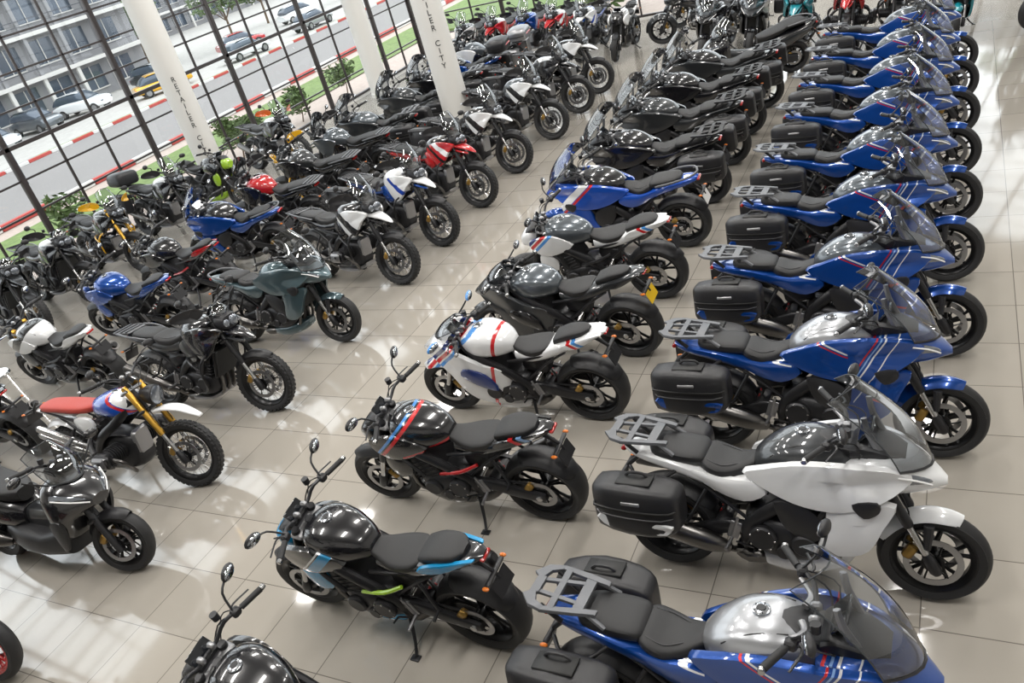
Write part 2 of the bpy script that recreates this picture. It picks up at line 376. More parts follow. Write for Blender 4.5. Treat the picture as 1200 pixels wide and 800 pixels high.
def eng_boxer(b, cov='COVER'):
    b.body([(.52, 0, .44, .08, .10, .14, 4), (.58, 0, .44, .13, .16, .20, 4), (.78, 0, .44, .15, .18, .22, 4), (.96, 0, .44, .12, .15, .19, 4), (1.0, 0, .44, .08, .10, .12, 4)], 'ENG', 18, 2)
    b.box((.98, 0, .50), (.06, .20, .26), cov, (0, 0, 0), .04)
    b.tube([(.83, .10, .46), (.83, .33, .47)], [.075, .078], 'ENG', 18, 1, True)
    for i in range(6): b.disc((.83, .17 + i * .024, .465), .098, .006, 'ENG', 18, True, .001)
    b.box((.83, .365, .475), (.19, .11, .15), 'ENG', (0, 0, 0), .035, True)
    b.box((.835, .415, .475), (.175, .05, .125), cov, (0, 0, 0), .03, True)
    b.disc((.86, .445, .49), .018, .012, 'ENG', 12, True)
    b.tube([(.92, .33, .47), (1.0, .30, .42), (.99, .20, .27), (.80, .10, .22), (.60, .06, .22)], .020, 'EXH', 8, 3, True)
    b.tube([(.72, .34, .53), (.60, .26, .60), (.52, .12, .62)], .026, 'PL', 8, 3, True)
    b.box((.60, 0, .24), (.30, .20, .08), 'EXH', (0, 0, 0), .03)
def muffler(b, pts, r=(.03, .055, .06, .055), k='EXH', flat=1.25):
    b.tube([(.50, -.06, .20), (.42, -.12, .24), pts[0]], .022, 'EXH', 8, 3)
    b.tube(pts, list(r), k, 16, 3, flat=flat)
    p, q = Vector(pts[-2]), Vector(pts[-1]); d = (q - p).normalized()
    b.tube([tuple(q - d * .01), tuple(q + d * .03)], [r[-1] * .85, r[-1] * .6], 'FRM', 14, 1)
    b.tube([tuple(q + d * .028), tuple(q + d * .034)], r[-1] * .45, 'RUB', 12, 1)
def seats(b, z0=.82, z1=.90, x0=-.08, w=.15, dx=0.):
    b.body([(.25, 0, z0 + .04, .10, .03, .05, 3), (.30, 0, z0 + .035, w * .98, .035, .06, 3.2), (.43 + dx * .5, 0, z0, w * 1.02, .04, .06, 3.2), (.56 + dx, 0, z0, w * .78, .04, .07, 3), (.66 + dx, 0, z0 + .035, w * .5, .04, .07, 3), (.70 + dx, 0, z0 + .05, w * .35, .02, .06, 3)], 'SEAT')
    b.body([(x0, 0, z1 + .005, .05, .02, .04, 3), (x0 + .05, 0, z1 + .01, w * .75, .035, .05, 3.2), (x0 + .2, 0, z1, w * .9, .035, .06, 3.2), (.25, 0, z1 - .01, w * .85, .03, .06, 3.2), (.29, 0, z1 - .03, w * .6, .015, .05, 3)], 'SEAT')
    b.tube([(.30, .10, z0 + .066), (.43 + dx * .5, .11, z0 + .038), (.56 + dx, .07, z0 + .037)], .003, 'STI', 5, 3, True)
def cap(b, x, z, r=.042, tilt=0):
    b.tube([(x, 0, z - .012), (x, 0, z + .006), (x + .0, 0, z + .010)], [r, r, r * .8], 'BADGE', 22, 1)
    b.tube([(x, 0, z + .009), (x, 0, z + .014)], [r * .55, r * .5], 'PL', 14, 1)
    for i in range(5):
        a = i * 2 * pi / 5; b.tube([(x + r * .82 * cos(a), r * .82 * sin(a), z + .004), (x + r * .82 * cos(a), r * .82 * sin(a), z + .012)], .0035, 'FRM', 6, 1)
def plate(b, x, z, tilt=.35):
    b.tube([(x + .12, 0, z + .14), (x + .03, 0, z + .06), (x, 0, z)], [.018, .014, .012], 'PL', 8, 2, flat=1)
    b.box((x - .01, 0, z - .03), (.008, .18, .12), 'PLATE', (0, tilt, 0), .003)
    b.box((x + .02, 0, z + .05), (.03, .22, .02), 'PL', (0, 0, 0), .006)
    b.ell((x + .02, .125, z + .05), (.024, .015, .011), 'AMB', (0, 0, 0), True, 8, 6)
def rack(b, z=1.0, x0=-.36, k='RACK'):
    zz = z
    # two swept side arms, forked at the rear, joined by cross pieces round an open centre
    for out in ([(x0 + .04, .05, zz + .01), (x0 + .0, .085, zz + .012), (x0 + .06, .155, zz + .008), (x0 + .14, .175, zz), (x0 + .15, .145, zz), (x0 + .09, .115, zz + .005), (x0 + .07, .06, zz + .01)],
                [(x0 + .13, .145, zz), (x0 + .13, .175, zz), (x0 + .30, .150, zz - .01), (x0 + .42, .125, zz - .02), (x0 + .42, .090, zz - .02), (x0 + .28, .115, zz - .01)]):
        b.slab(out, .020, k, True)
    b.slab([(x0 + .03, -.07, zz + .01), (x0 + .03, .07, zz + .01), (x0 + .085, .06, zz + .01), (x0 + .085, -.06, zz + .01)], .020, k)
    b.slab([(x0 + .16, -.15, zz), (x0 + .16, .15, zz), (x0 + .20, .15, zz), (x0 + .20, -.15, zz)], .016, k)
    b.slab([(x0 + .06, .03, zz + .008), (x0 + .06, .055, zz + .008), (x0 + .30, .085, zz - .008), (x0 + .30, .06, zz - .008)], .016, k, True)
    b.slab([(x0 + .29, -.13, zz - .01), (x0 + .29, .13, zz - .01), (x0 + .35, .12, zz - .015), (x0 + .35, -.12, zz - .015)], .016, k)
    b.tube([(x0 + .36, .115, z - .02), (x0 + .46, .13, z - .09)], .014, k, 8, 1, True)
    b.tube([(x0 + .12, .13, z), (x0 + .22, .12, z - .10)], .014, 'FRM', 8, 1, True)
def panniers(b, k='PANN', z=.70):
    b.body([(-.36, .33, z, .05, .09, .12, 5), (-.33, .345, z, .10, .145, .17, 5), (-.12, .365, z, .125, .165, .185, 6), (.10, .355, z - .01, .115, .155, .175, 6), (.185, .34, z - .01, .09, .12, .13, 5), (.20, .34, z - .01, .05, .08, .09, 5)], k, 24, 2, True)
    b.shell([(-.31, .452, z - .05), (.12, .468, z - .07), (.15, .45, z - .12), (.08, .46, z - .155), (-.24, .455, z - .145)], 'PACC', .008, .012)
    b.tube([(-.335, .345, z + .02), (-.34, .44, z + .02), (-.30, .472, z + .02), (-.1, .494, z + .015), (.1, .478, z + .01), (.175, .44, z + .01), (.185, .34, z + .01)], .009, 'SEAM', 5, 2, True)
    b.tube([(-.34, .40, z - .03), (-.30, .474, z - .025), (-.1, .497, z - .03), (.1, .481, z - .035), (.175, .43, z - .03)], .004, 'ALU', 5, 2, True)
    b.box((-.08, .487, z + .07), (.12, .016, .022), 'ALU', (.25, 0, .0), .004, True)
    b.box((-.08, .36, z + .166), (.22, .12, .012), 'SEAM', (0, 0, 0), .005, True)
    b.tube([(-.15, .33, z + .17), (-.12, .33, z + .195), (-.04, .33, z + .195), (-.01, .33, z + .17)], .009, 'PL', 6, 2, True)
    b.tube([(-.2, .13, z + .10), (-.1, .25, z + .08), (.0, .25, z + .08), (.1, .13, z + .10)], .012, 'FRM', 8, 2, True)
def topcase(b, x=-.28, z=1.12, k='BOX', s=1.):
    b.body([(x - .23 * s, 0, z, .12 * s, .06, .08, 4), (x - .20 * s, 0, z, .21 * s, .12 * s, .12, 4), (x, 0, z, .25 * s, .15 * s, .13, 4), (x + .18 * s, 0, z, .22 * s, .13 * s, .12, 4), (x + .22 * s, 0, z, .14 * s, .07, .08, 4)], k, 24, 3)
    b.tube([(x - .225 * s, -.12 * s, z), (x - .215 * s, .12 * s, z)], .02, 'TL', 6, 1)
    b.tube([(x - .2 * s, .215 * s, z - .01), (x, .255 * s, z - .01), (x + .19 * s, .22 * s, z - .01)], .008, 'SEAM', 5, 2, True)

def setsteer(b, wb, R, rake, ang):
    if not ang: b.T = None; return
    t = radians(rake); p = Vector((wb - .04, 0, R)); ax = Vector((-sin(t), 0, cos(t)))
    b.T = Matrix.Translation(p) @ Matrix.Rotation(radians(ang), 4, ax) @ Matrix.Translation(-p)

# ------------------------------------------------------------ bikes
def geo_st(b, luggage=True, top=False, big=False, steer=3):
    wb, Rf, Rr = 1.53, .30, .32
    wheel(b, 0, Rr, .19, 'alloy', False); swingarm(b, Rr); frame(b); eng_four(b); pegs(b); stand(b)
    setsteer(b, wb, Rf, 25, steer)
    wheel(b, wb, Rf, .12, 'alloy', True); fork(b, wb, Rf, 25, 1.02)
    fender(b, wb, Rf, Rf + .028, .070, 62, 158, 'P2', .05)
    b.tube([(wb - .02, .085, Rf + .26), (wb - .03, .11, Rf + .12)], [.03, .02], 'PL', 8, 1, True)
    hbar(b, 1.08, 1.11, .40, .16, .03); b.T = None
    fender(b, 0, Rr, Rr + .04, .10, 30, 150, 'PL', .05)
    # tank
    b.body([(.58, 0, .88, .07, .05, .08, 2.6), (.64, 0, .90, .13, .09, .12, 2.6), (.76, 0, .93, .18, .125, .16, 2.8), (.90, 0, .95, .195, .13, .17, 2.8), (1.03, 0, .95, .165, .115, .15, 2.6), (1.14, 0, .94, .09, .08, .1, 2.6)], 'TANK', 28, 4)
    cap(b, .855, 1.082)
    b.tube([(.69, .145, .975), (.83, .135, 1.052), (.99, .11, 1.062)], .004, 'SEAM', 5, 4, True)
    b.body([(.95, 0, 1.06, .04, .02, .03, 3), (1.02, 0, 1.055, .09, .022, .05, 3), (1.12, 0, 1.02, .11, .03, .05, 3)], 'PL', 16, 2)
    # coloured flanks running from the seat to the nose
    b.shell([(.52, .145, .85), (.64, .175, .915), (.82, .215, .985), (1.02, .245, 1.02), (1.18, .245, 1.02), (1.36, .20, .99), (1.44, .16, .91), (1.30, .235, .80), (1.10, .25, .72), (.88, .215, .70), (.68, .175, .75)], 'P1', .015, .035)
    b.shell([(1.02, .215, .74), (1.20, .24, .78), (1.36, .20, .76), (1.30, .225, .62), (1.22, .235, .46), (1.08, .215, .38), (.94, .20, .40), (.98, .21, .55)], 'P1', .012, .03)
    b.shell([(.70, .19, .70), (.90, .20, .68), (.98, .205, .56), (.92, .195, .44), (.76, .18, .50)], 'PL', .01, .02)
    b.shell([(1.14, .266, .79), (1.27, .262, .81), (1.28, .25, .74), (1.20, .262, .70)], 'PL', .006, .01)
    b.shell([(.16, .135, .83), (.40, .15, .80), (.60, .16, .80), (.66, .16, .72), (.52, .145, .64), (.34, .13, .69)], 'P1', .01, .02)
    b.body([(.52, 0, .21, .05, .03, .03, 3), (.62, 0, .20, .13, .05, .07, 3), (.85, 0, .21, .16, .08, .08, 3), (1.05, 0, .25, .13, .08, .06, 3), (1.12, 0, .28, .06, .04, .03, 3)], 'P2', 18, 2)
    # upper fairing, beak
    b.body([(1.10, 0, .93, .17, .04, .08, 3), (1.20, 0, .93, .215, .08, .13, 3), (1.34, 0, .93, .20, .09, .15, 2.8), (1.45, 0, .90, .15, .075, .12, 2.6), (1.54, 0, .86, .09, .05, .06, 2.4), (1.60, 0, .83, .03, .02, .02, 2.2)], 'P1', 24, 3)
    b.shell([(1.36, .175, .96), (1.46, .135, .93), (1.535, .09, .875), (1.48, .10, .84), (1.37, .165, .87)], 'LENS', .006, .02)
    b.tube([(1.37, .20, .945), (1.46, .165, .915), (1.53, .115, .865)], .006, 'LED', 6, 3, True)
    b.box((1.20, 0, 1.125), (.02, .19, .11), 'DSP', (0, .7, 0), .006)
    b.body([(1.12, 0, 1.02, .12, .03, .05, 3), (1.18, 0, 1.05, .13, .04, .08, 3), (1.30, 0, 1.03, .13, .03, .08, 3), (1.40, 0, .99, .08, .02, .05, 3)], 'PL', 18, 2)
    z = .06 if big else 0
    windscreen(b, 1.53, .95, .20, 1.17, 1.42 + z, .175 + z, .15, mid=.07)
    b.tube([(1.28, .10, 1.03), (1.22, .115, 1.16), (1.20, .12, 1.26)], [.016, .013, .012], 'ALU', 6, 2, True, flat=1.5)
    b.tube([(1.04, .05, 1.09), (1.06, .12, 1.10), (1.0, .20, 1.12)], [.018, .016, .012], 'ALU', 8, 3, True)
    # tail & seats
    seats(b, dx=-.08)
    b.body([(-.26, 0, .885, .04, .02, .02, 2.6), (-.16, 0, .875, .10, .03, .05, 2.8), (.1, 0, .84, .145, .035, .08, 3), (.35, 0, .77, .155, .04, .09, 3), (.52, 0, .76, .14, .05, .09, 3), (.64, 0, .78, .11, .05, .08, 3)], 'P1', 20, 3)
    b.box((-.265, 0, .875), (.03, .12, .03), 'TL', (0, 0, 0), .008); plate(b, -.30, .66)
    muffler(b, [(.40, -.16, .28), (.28, -.20, .34), (.08, -.225, .42), (-.10, -.24, .48)])
    if luggage: panniers(b)
    if luggage: rack(b)
    else:
        b.tube([(.2, .14, .87), (.0, .17, .92), (-.2, .12, .95), (-.26, 0, .95)], .013, 'RACK', 8, 3, True)
    if top: topcase(b, -.30, 1.16)
    return wb
def geo_naked(b, steer=0, rs=False):
    wb, Rf, Rr = 1.45, .30, .325
    wheel(b, 0, Rr, .20, 'alloy', False); swingarm(b, Rr, k='FRM'); frame(b, k='FRM', tail=(-.08, .88)); eng_four(b); pegs(b); stand(b); chain(b, Rr)
    setsteer(b, wb, Rf, 24, steer)
    wheel(b, wb, Rf, .12, 'alloy', True); fork(b, wb, Rf, 24, 1.0)
    fender(b, wb, Rf, Rf + .03, .072, 50, 160, 'PL', .055)
    hbar(b, 1.10, 1.08, .40, .11, .04)
    b.body([(1.22, 0, .86, .08, .07, .09, 3), (1.27, 0, .87, .12, .10, .12, 3), (1.34, 0, .87, .115, .085, .11, 3), (1.40, 0, .85, .08, .05, .07, 3)], 'P2', 18, 2)
    b.shell([(1.34, .085, .90), (1.40, .07, .86), (1.385, .07, .80), (1.33, .085, .80)], 'LENS', .004, .01)
    b.body([(1.16, 0, .98, .08, .03, .03, 3), (1.24, 0, .99, .10, .03, .05, 3), (1.34, 0, .93, .08, .02, .03, 3)], 'PL', 14, 2)
    b.box((1.17, 0, 1.06), (.015, .16, .10), 'DSP', (0, .6, 0), .005); b.T = None
    fender(b, 0, Rr, Rr + .035, .105, 70, 150, 'PL', .05)
    b.body([(.60, 0, .83, .06, .05, .06, 2.6), (.66, 0, .86, .11, .09, .10, 2.6), (.78, 0, .88, .165, .13, .14, 2.6), (.92, 0, .90, .19, .135, .16, 2.7), (1.04, 0, .91, .165, .11, .15, 2.6), (1.12, 0, .91, .09, .06, .10, 2.6)], 'TANK', 28, 4)
    cap(b, .92, 1.036)
    b.tube([(.70, .11, .94), (.84, .12, 1.0), (1.0, .09, 1.005)], .004, 'SEAM', 5, 4, True)
    b.shell([(.78, .165, .80), (.92, .19, .92), (1.08, .20, .93), (1.26, .185, .88), (1.24, .195, .78), (1.10, .20, .70), (.92, .18, .72)], 'P1', .012, .025)
    b.shell([(1.0, .17, .68), (1.16, .185, .72), (1.20, .18, .60), (1.14, .175, .48), (1.02, .165, .50)], 'P2', .01, .02)
    b.body([(.52, 0, .22, .05, .03, .03, 3), (.62, 0, .21, .13, .05, .07, 3), (.85, 0, .22, .15, .07, .08, 3), (1.04, 0, .26, .11, .07, .05, 3), (1.10, 0, .29, .05, .04, .03, 3)], 'P2', 18, 2)
    # seat and up-swept tail
    b.body([(.22, 0, .84, .09, .03, .05, 3), (.28, 0, .835, .135, .03, .06, 3.2), (.42, 0, .81, .14, .035, .06, 3.2), (.54, 0, .81, .10, .035, .06, 3), (.64, 0, .84, .06, .03, .06, 3)], 'SEAT')
    b.body([(-.12, 0, .955, .04, .02, .03, 3), (-.06, 0, .955, .10, .03, .04, 3.2), (.08, 0, .94, .115, .03, .05, 3.2), (.20, 0, .90, .10, .025, .05, 3)], 'SEAT')
    b.body([(-.24, 0, .945, .03, .012, .02, 2.6), (-.16, 0, .93, .08, .03, .04, 2.8), (.0, 0, .89, .12, .035, .06, 3), (.2, 0, .82, .13, .05, .08, 3), (.42, 0, .76, .125, .04, .08, 3), (.58, 0, .76, .10, .05, .08, 3)], 'P1', 20, 3)
    b.shell([(-.20, .075, .96), (-.02, .115, .935), (.16, .135, .89), (.22, .13, .82), (.04, .125, .85), (-.14, .08, .92)], 'P2T', .008, .012)
    b.box((-.235, 0, .93), (.03, .10, .022), 'TL', (0, 0, 0), .006); plate(b, -.26, .72)
    b.tube([(.74, .19, .56), (.55, .19, .60), (.40, .16, .66)], [.014, .016, .014], 'ACC', 8, 3, True)
    muffler(b, [(.40, -.17, .28), (.30, -.21, .34), (.14, -.24, .42), (.00, -.255, .50)])
    return wb
def geo_sport(b):
    wb, Rf, Rr = 1.44, .30, .325
    wheel(b, 0, Rr, .20, 'alloy', False); swingarm(b, Rr); frame(b, tail=(-.08, .90)); eng_four(b); pegs(b, pil=False); stand(b); chain(b, Rr)
    wheel(b, wb, Rf, .12, 'alloy', True); fork(b, wb, Rf, 24, .94)
    fender(b, wb, Rf, Rf + .03, .075, 50, 170, 'P1', .06)
    hbar(b, 1.10, .94, .34, .13, .02, mirror=False)
    fender(b, 0, Rr, Rr + .035, .105, 70, 150, 'PL', .05)
    b.body([(.58, 0, .82, .06, .05, .06, 2.6), (.64, 0, .85, .12, .09, .10, 2.6), (.76, 0, .87, .175, .125, .14, 2.6), (.90, 0, .88, .185, .125, .16, 2.7), (1.02, 0, .87, .15, .09, .15, 2.6), (1.10, 0, .86, .08, .05, .10, 2.6)], 'TANK', 28, 4)
    cap(b, .90, 1.006)
    b.shell([(.66, .165, .52), (.70, .185, .66), (.90, .21, .74), (1.10, .225, .88), (1.26, .20, .94), (1.42, .14, .86), (1.34, .18, .74), (1.22, .21, .60), (1.14, .21, .42), (1.0, .19, .28), (.76, .16, .26)], 'P1', .012, .03)
    b.shell([(.80, .215, .44), (.86, .225, .62), (1.02, .245, .70), (1.10, .245, .64), (.98, .235, .52)], 'P2', .008, .015)
    b.body([(.52, 0, .22, .05, .03, .03, 3), (.62, 0, .21, .13, .05, .07, 3), (.85, 0, .22, .165, .07, .08, 3), (1.04, 0, .26, .13, .07, .05, 3), (1.12, 0, .30, .06, .04, .03, 3)], 'P1', 18, 2)
    b.body([(1.12, 0, .86, .14, .04, .06, 3), (1.22, 0, .88, .185, .07, .10, 3), (1.34, 0, .86, .165, .07, .10, 2.8), (1.46, 0, .81, .10, .045, .07, 2.5), (1.54, 0, .77, .04, .02, .03, 2.3)], 'P1', 24, 3)
    b.shell([(1.37, .13, .885), (1.45, .095, .84), (1.49, .06, .80), (1.43, .10, .79), (1.36, .14, .82)], 'LENS', .005, .012)
    windscreen(b, 1.36, .93, .13, 1.14, 1.10, .11, .09, mid=.03)
    b.box((1.16, 0, .99), (.015, .15, .09), 'DSP', (0, .6, 0), .005)
    b.tube([(1.26, .17, .92), (1.20, .28, .99), (1.17, .32, 1.03)], [.009, .008, .007], 'FRM', 6, 2, True)
    b.ell((1.16, .37, 1.05), (.025, .07, .035), 'MIRC', (0, .0, -.2), True); b.ell((1.146, .37, 1.05), (.015, .062, .029), 'MIRR', (0, 0, -.2), True)
    b.body([(.24, 0, .83, .09, .03, .05, 3), (.30, 0, .82, .13, .03, .06, 3.2), (.42, 0, .80, .135, .035, .06, 3.2), (.54, 0, .80, .095, .035, .06, 3), (.62, 0, .83, .05, .03, .06, 3)], 'SEAT')
    b.body([(-.14, 0, .975, .03, .02, .03, 3), (-.08, 0, .97, .075, .025, .04, 3.2), (.06, 0, .945, .095, .03, .05, 3.2), (.18, 0, .90, .09, .025, .05, 3)], 'SEAT')
    b.body([(-.28, 0, .965, .03, .01, .02, 2.6), (-.18, 0, .945, .075, .03, .04, 2.8), (.0, 0, .895, .11, .035, .06, 3), (.2, 0, .82, .13, .05, .08, 3), (.42, 0, .75, .125, .04, .08, 3), (.58, 0, .75, .10, .05, .08, 3)], 'P1', 20, 3)
    b.shell([(-.24, .075, .97), (-.02, .115, .925), (.12, .125, .87), (-.02, .115, .85), (-.2, .07, .93)], 'P1', .01, .012)
    b.box((-.27, 0, .95), (.03, .08, .02), 'TL', (0, 0, 0), .006); plate(b, -.28, .74)
    muffler(b, [(.40, -.17, .28), (.30, -.21, .34), (.16, -.24, .40), (.04, -.255, .46)])
    return wb
def geo_adv(b, screen=True, lug=0, boxer=True, steer=0, rnd=False):
    wb, Rf, Rr = 1.54, .34, .335
    wheel(b, 0, Rr, .165, 'wire', False); swingarm(b, Rr, zp=.45); frame(b, .98, 1.13, tail=(-.2, .92)); pegs(b, .40, .38); stand(b)
    eng_boxer(b) if boxer else eng_four(b)
    setsteer(b, wb, Rf, 26, steer)
    wheel(b, wb, Rf, .12, 'wire', True); fork(b, wb, Rf, 26, 1.12, usd=True)
    fender(b, wb, Rf, Rf + .03, .07, 60, 150, 'PL', .05)
    hbar(b, 1.10, 1.20, .43, .13, .03, guard=True)
    b.T = None
    fender(b, 0, Rr, Rr + .05, .09, 20, 120, 'PL', .05)
    b.body([(.62, 0, .90, .06, .05, .08, 2.6), (.70, 0, .93, .12, .10, .12, 2.6), (.82, 0, .96, .18, .135, .18, 2.8), (.96, 0, .97, .20, .135, .20, 2.8), (1.08, 0, .97, .16, .12, .18, 2.6), (1.16, 0, .97, .09, .08, .12, 2.6)], 'TANK', 28, 3)
    cap(b, .90, 1.10)
    b.shell([(.80, .185, .96), (.98, .225, 1.05), (1.16, .23, 1.06), (1.34, .15, 1.0), (1.26, .20, .90), (1.14, .235, .74), (1.02, .22, .70), (.88, .20, .82)], 'P1', .012, .035)
    b.shell([(.66, .155, .82), (.80, .19, .92), (.90, .205, .82), (.92, .20, .70), (.78, .17, .66)], 'P2', .01, .02)
    # beak
    b.body([(1.18, 0, .96, .10, .03, .04, 3), (1.32, 0, .955, .10, .035, .03, 3), (1.48, 0, .915, .07, .028, .02, 2.6), (1.58, 0, .87, .04, .015, .012, 2.4), (1.62, 0, .85, .015, .008, .008, 2.2)], 'P1', 18, 3)
    b.tube([(1.22, .09, .92), (1.40, .085, .88), (1.52, .06, .85)], .016, 'P2', 8, 3, True)
    b.body([(1.20, 0, 1.06, .10, .07, .08, 3), (1.28, 0, 1.06, .125, .085, .09, 3), (1.36, 0, 1.05, .11, .07, .07, 3)], 'PL', 18, 2)
    b.ell((1.37, .035, 1.05), (.03, .062, .058), 'LENS'); b.ell((1.37, -.07, 1.05), (.025, .04, .045), 'LENS')
    if screen:
        windscreen(b, 1.36, 1.10, .14, 1.18, 1.47, .15, .08, mid=.03)
        b.tube([(1.25, .10, 1.10), (1.24, .12, 1.32)], .008, 'FRM', 6, 1, True)
    else:
        windscreen(b, 1.33, 1.12, .10, 1.25, 1.26, .09, .05, mid=.02)
    b.box((1.18, 0, 1.19), (.018, .18, .11), 'DSP', (0, .6, 0), .006)
    # crash bars
    b.tube([(1.12, .12, .80), (1.10, .30, .74), (1.06, .34, .62), (1.0, .28, .40), (.80, .17, .28)], .013, 'BAR', 8, 3, True)
    b.tube([(1.06, .34, .62), (.90, .30, .70), (.72, .17, .70)], .012, 'BAR', 8, 3, True)
    b.body([(.45, 0, .20, .10, .02, .02, 4), (.6, 0, .19, .15, .03, .02, 4), (.85, 0, .20, .15, .03, .02, 4), (1.02, 0, .27, .10, .03, .02, 4)], 'ALU', 14, 2)
    seats(b, .87, .93, -.12, .145)
    b.body([(-.22, 0, .90, .06, .03, .03, 3), (-.1, 0, .88, .11, .03, .05, 3), (.15, 0, .85, .13, .04, .07, 3), (.4, 0, .80, .14, .05, .08, 3), (.62, 0, .82, .11, .06, .08, 3)], 'P2', 18, 2)
    b.tube([(.22, .14, .90), (.0, .18, .95), (-.2, .15, .97), (-.34, .10, .97)], .013, 'RACK', 8, 3, True)
    b.box((-.22, 0, .975), (.28, .24, .014), 'RACK', (0, 0, 0), .005)
    for x in (-.3, -.22, -.14): b.box((x, 0, .986), (.02, .25, .012), 'FRM', (0, 0, 0), .004)
    b.box((-.25, 0, .90), (.03, .12, .035), 'TL', (0, 0, 0), .008); plate(b, -.34, .70)
    muffler(b, [(.40, -.15, .30), (.25, -.20, .38), (.02, -.23, .50), (-.20, -.24, .60)], (.03, .052, .056, .050))
    if lug:
        b.box((-.10, .34, .72), (.44, .20, .36), 'BOX', (0, 0, 0), .03, True)
        b.box((-.10, .34, .865), (.45, .21, .04), 'BOX', (0, 0, 0), .012, True)
        for x in (-.25, .05): b.box((x, .445, .84), (.03, .012, .07), 'FRM', (0, 0, 0), .003, True)
        b.tube([(-.3, .22, .88), (-.3, .22, .60), (.1, .22, .60), (.1, .22, .86)], .010, 'FRM', 6, 1, True)
    if lug > 1: topcase(b, -.30, 1.13, 'BOX')
    return wb
def geo_scram(b):
    wb, Rf, Rr = 1.52, .345, .325
    wheel(b, 0, Rr, .16, 'wire', False); swingarm(b, Rr, zp=.45); frame(b, .95, 1.12, tail=(-.15, .86)); pegs(b, .40, .38); stand(b); eng_boxer(b)
    setsteer(b, wb, Rf, 27, 10)
    wheel(b, wb, Rf, .10, 'wire', True); fork(b, wb, Rf, 27, 1.10, usd=True)
    b.body([(1.28, 0, .81, .06, .02, .01, 3), (1.42, 0, .835, .075, .02, .01, 3), (1.58, 0, .82, .07, .02, .01, 3), (1.70, 0, .77, .05, .015, .01, 3), (1.78, 0, .73, .03, .01, .008, 3)], 'P2', 14, 3)
    hbar(b, 1.10, 1.18, .42, .12, .03)
    b.tube([(1.22, 0, .98), (1.30, 0, .98), (1.37, 0, .97), (1.385, 0, .97)], [.05, .09, .10, .095], 'PL', 22, 1); b.tube([(1.384, 0, .97), (1.395, 0, .97)], [.088, .06], 'LENS', 20, 1)
    b.tube([(1.20, 0, 1.11), (1.16, 0, 1.14)], [.05, .045], 'DSP', 16, 1); b.T = None
    fender(b, 0, Rr, Rr + .09, .085, 35, 130, 'P2', .04)
    b.body([(.58, 0, .86, .06, .05, .06, 2.6), (.66, 0, .89, .12, .09, .09, 2.6), (.80, 0, .91, .165, .11, .12, 2.6), (.95, 0, .92, .175, .11, .13, 2.7), (1.07, 0, .92, .13, .09, .12, 2.6), (1.14, 0, .92, .07, .05, .08, 2.6)], 'TANK', 26, 3)
    cap(b, .90, 1.025)
    b.body([(-.16, 0, .89, .05, .02, .03, 3), (-.10, 0, .89, .11, .03, .05, 3.2), (.15, 0, .885, .125, .035, .05, 3.2), (.40, 0, .875, .125, .035, .05, 3.2), (.55, 0, .88, .10, .035, .05, 3), (.62, 0, .89, .06, .02, .04, 3)], 'SEAT')
    b.body([(-.28, 0, .83, .05, .015, .01, 3), (-.15, 0, .85, .09, .015, .02, 3), (.1, 0, .83, .10, .02, .03, 3), (.3, 0, .82, .10, .02, .03, 3)], 'P2', 14, 2)
    b.shell([(.36, .13, .80), (.58, .145, .80), (.60, .14, .68), (.46, .13, .62), (.34, .12, .70)], 'P2', .01, .02)
    b.tube([(-.22, 0, .83), (-.27, 0, .82)], [.035, .03], 'TL', 12, 1); plate(b, -.40, .78)
    for dz in (0, .07): muffler(b, [(.46, -.15, .42 + dz), (.30, -.19, .50 + dz), (.08, -.20, .58 + dz), (-.12, -.20, .65 + dz)], (.02, .034, .038, .036), 'STEEL', 1)
    return wb
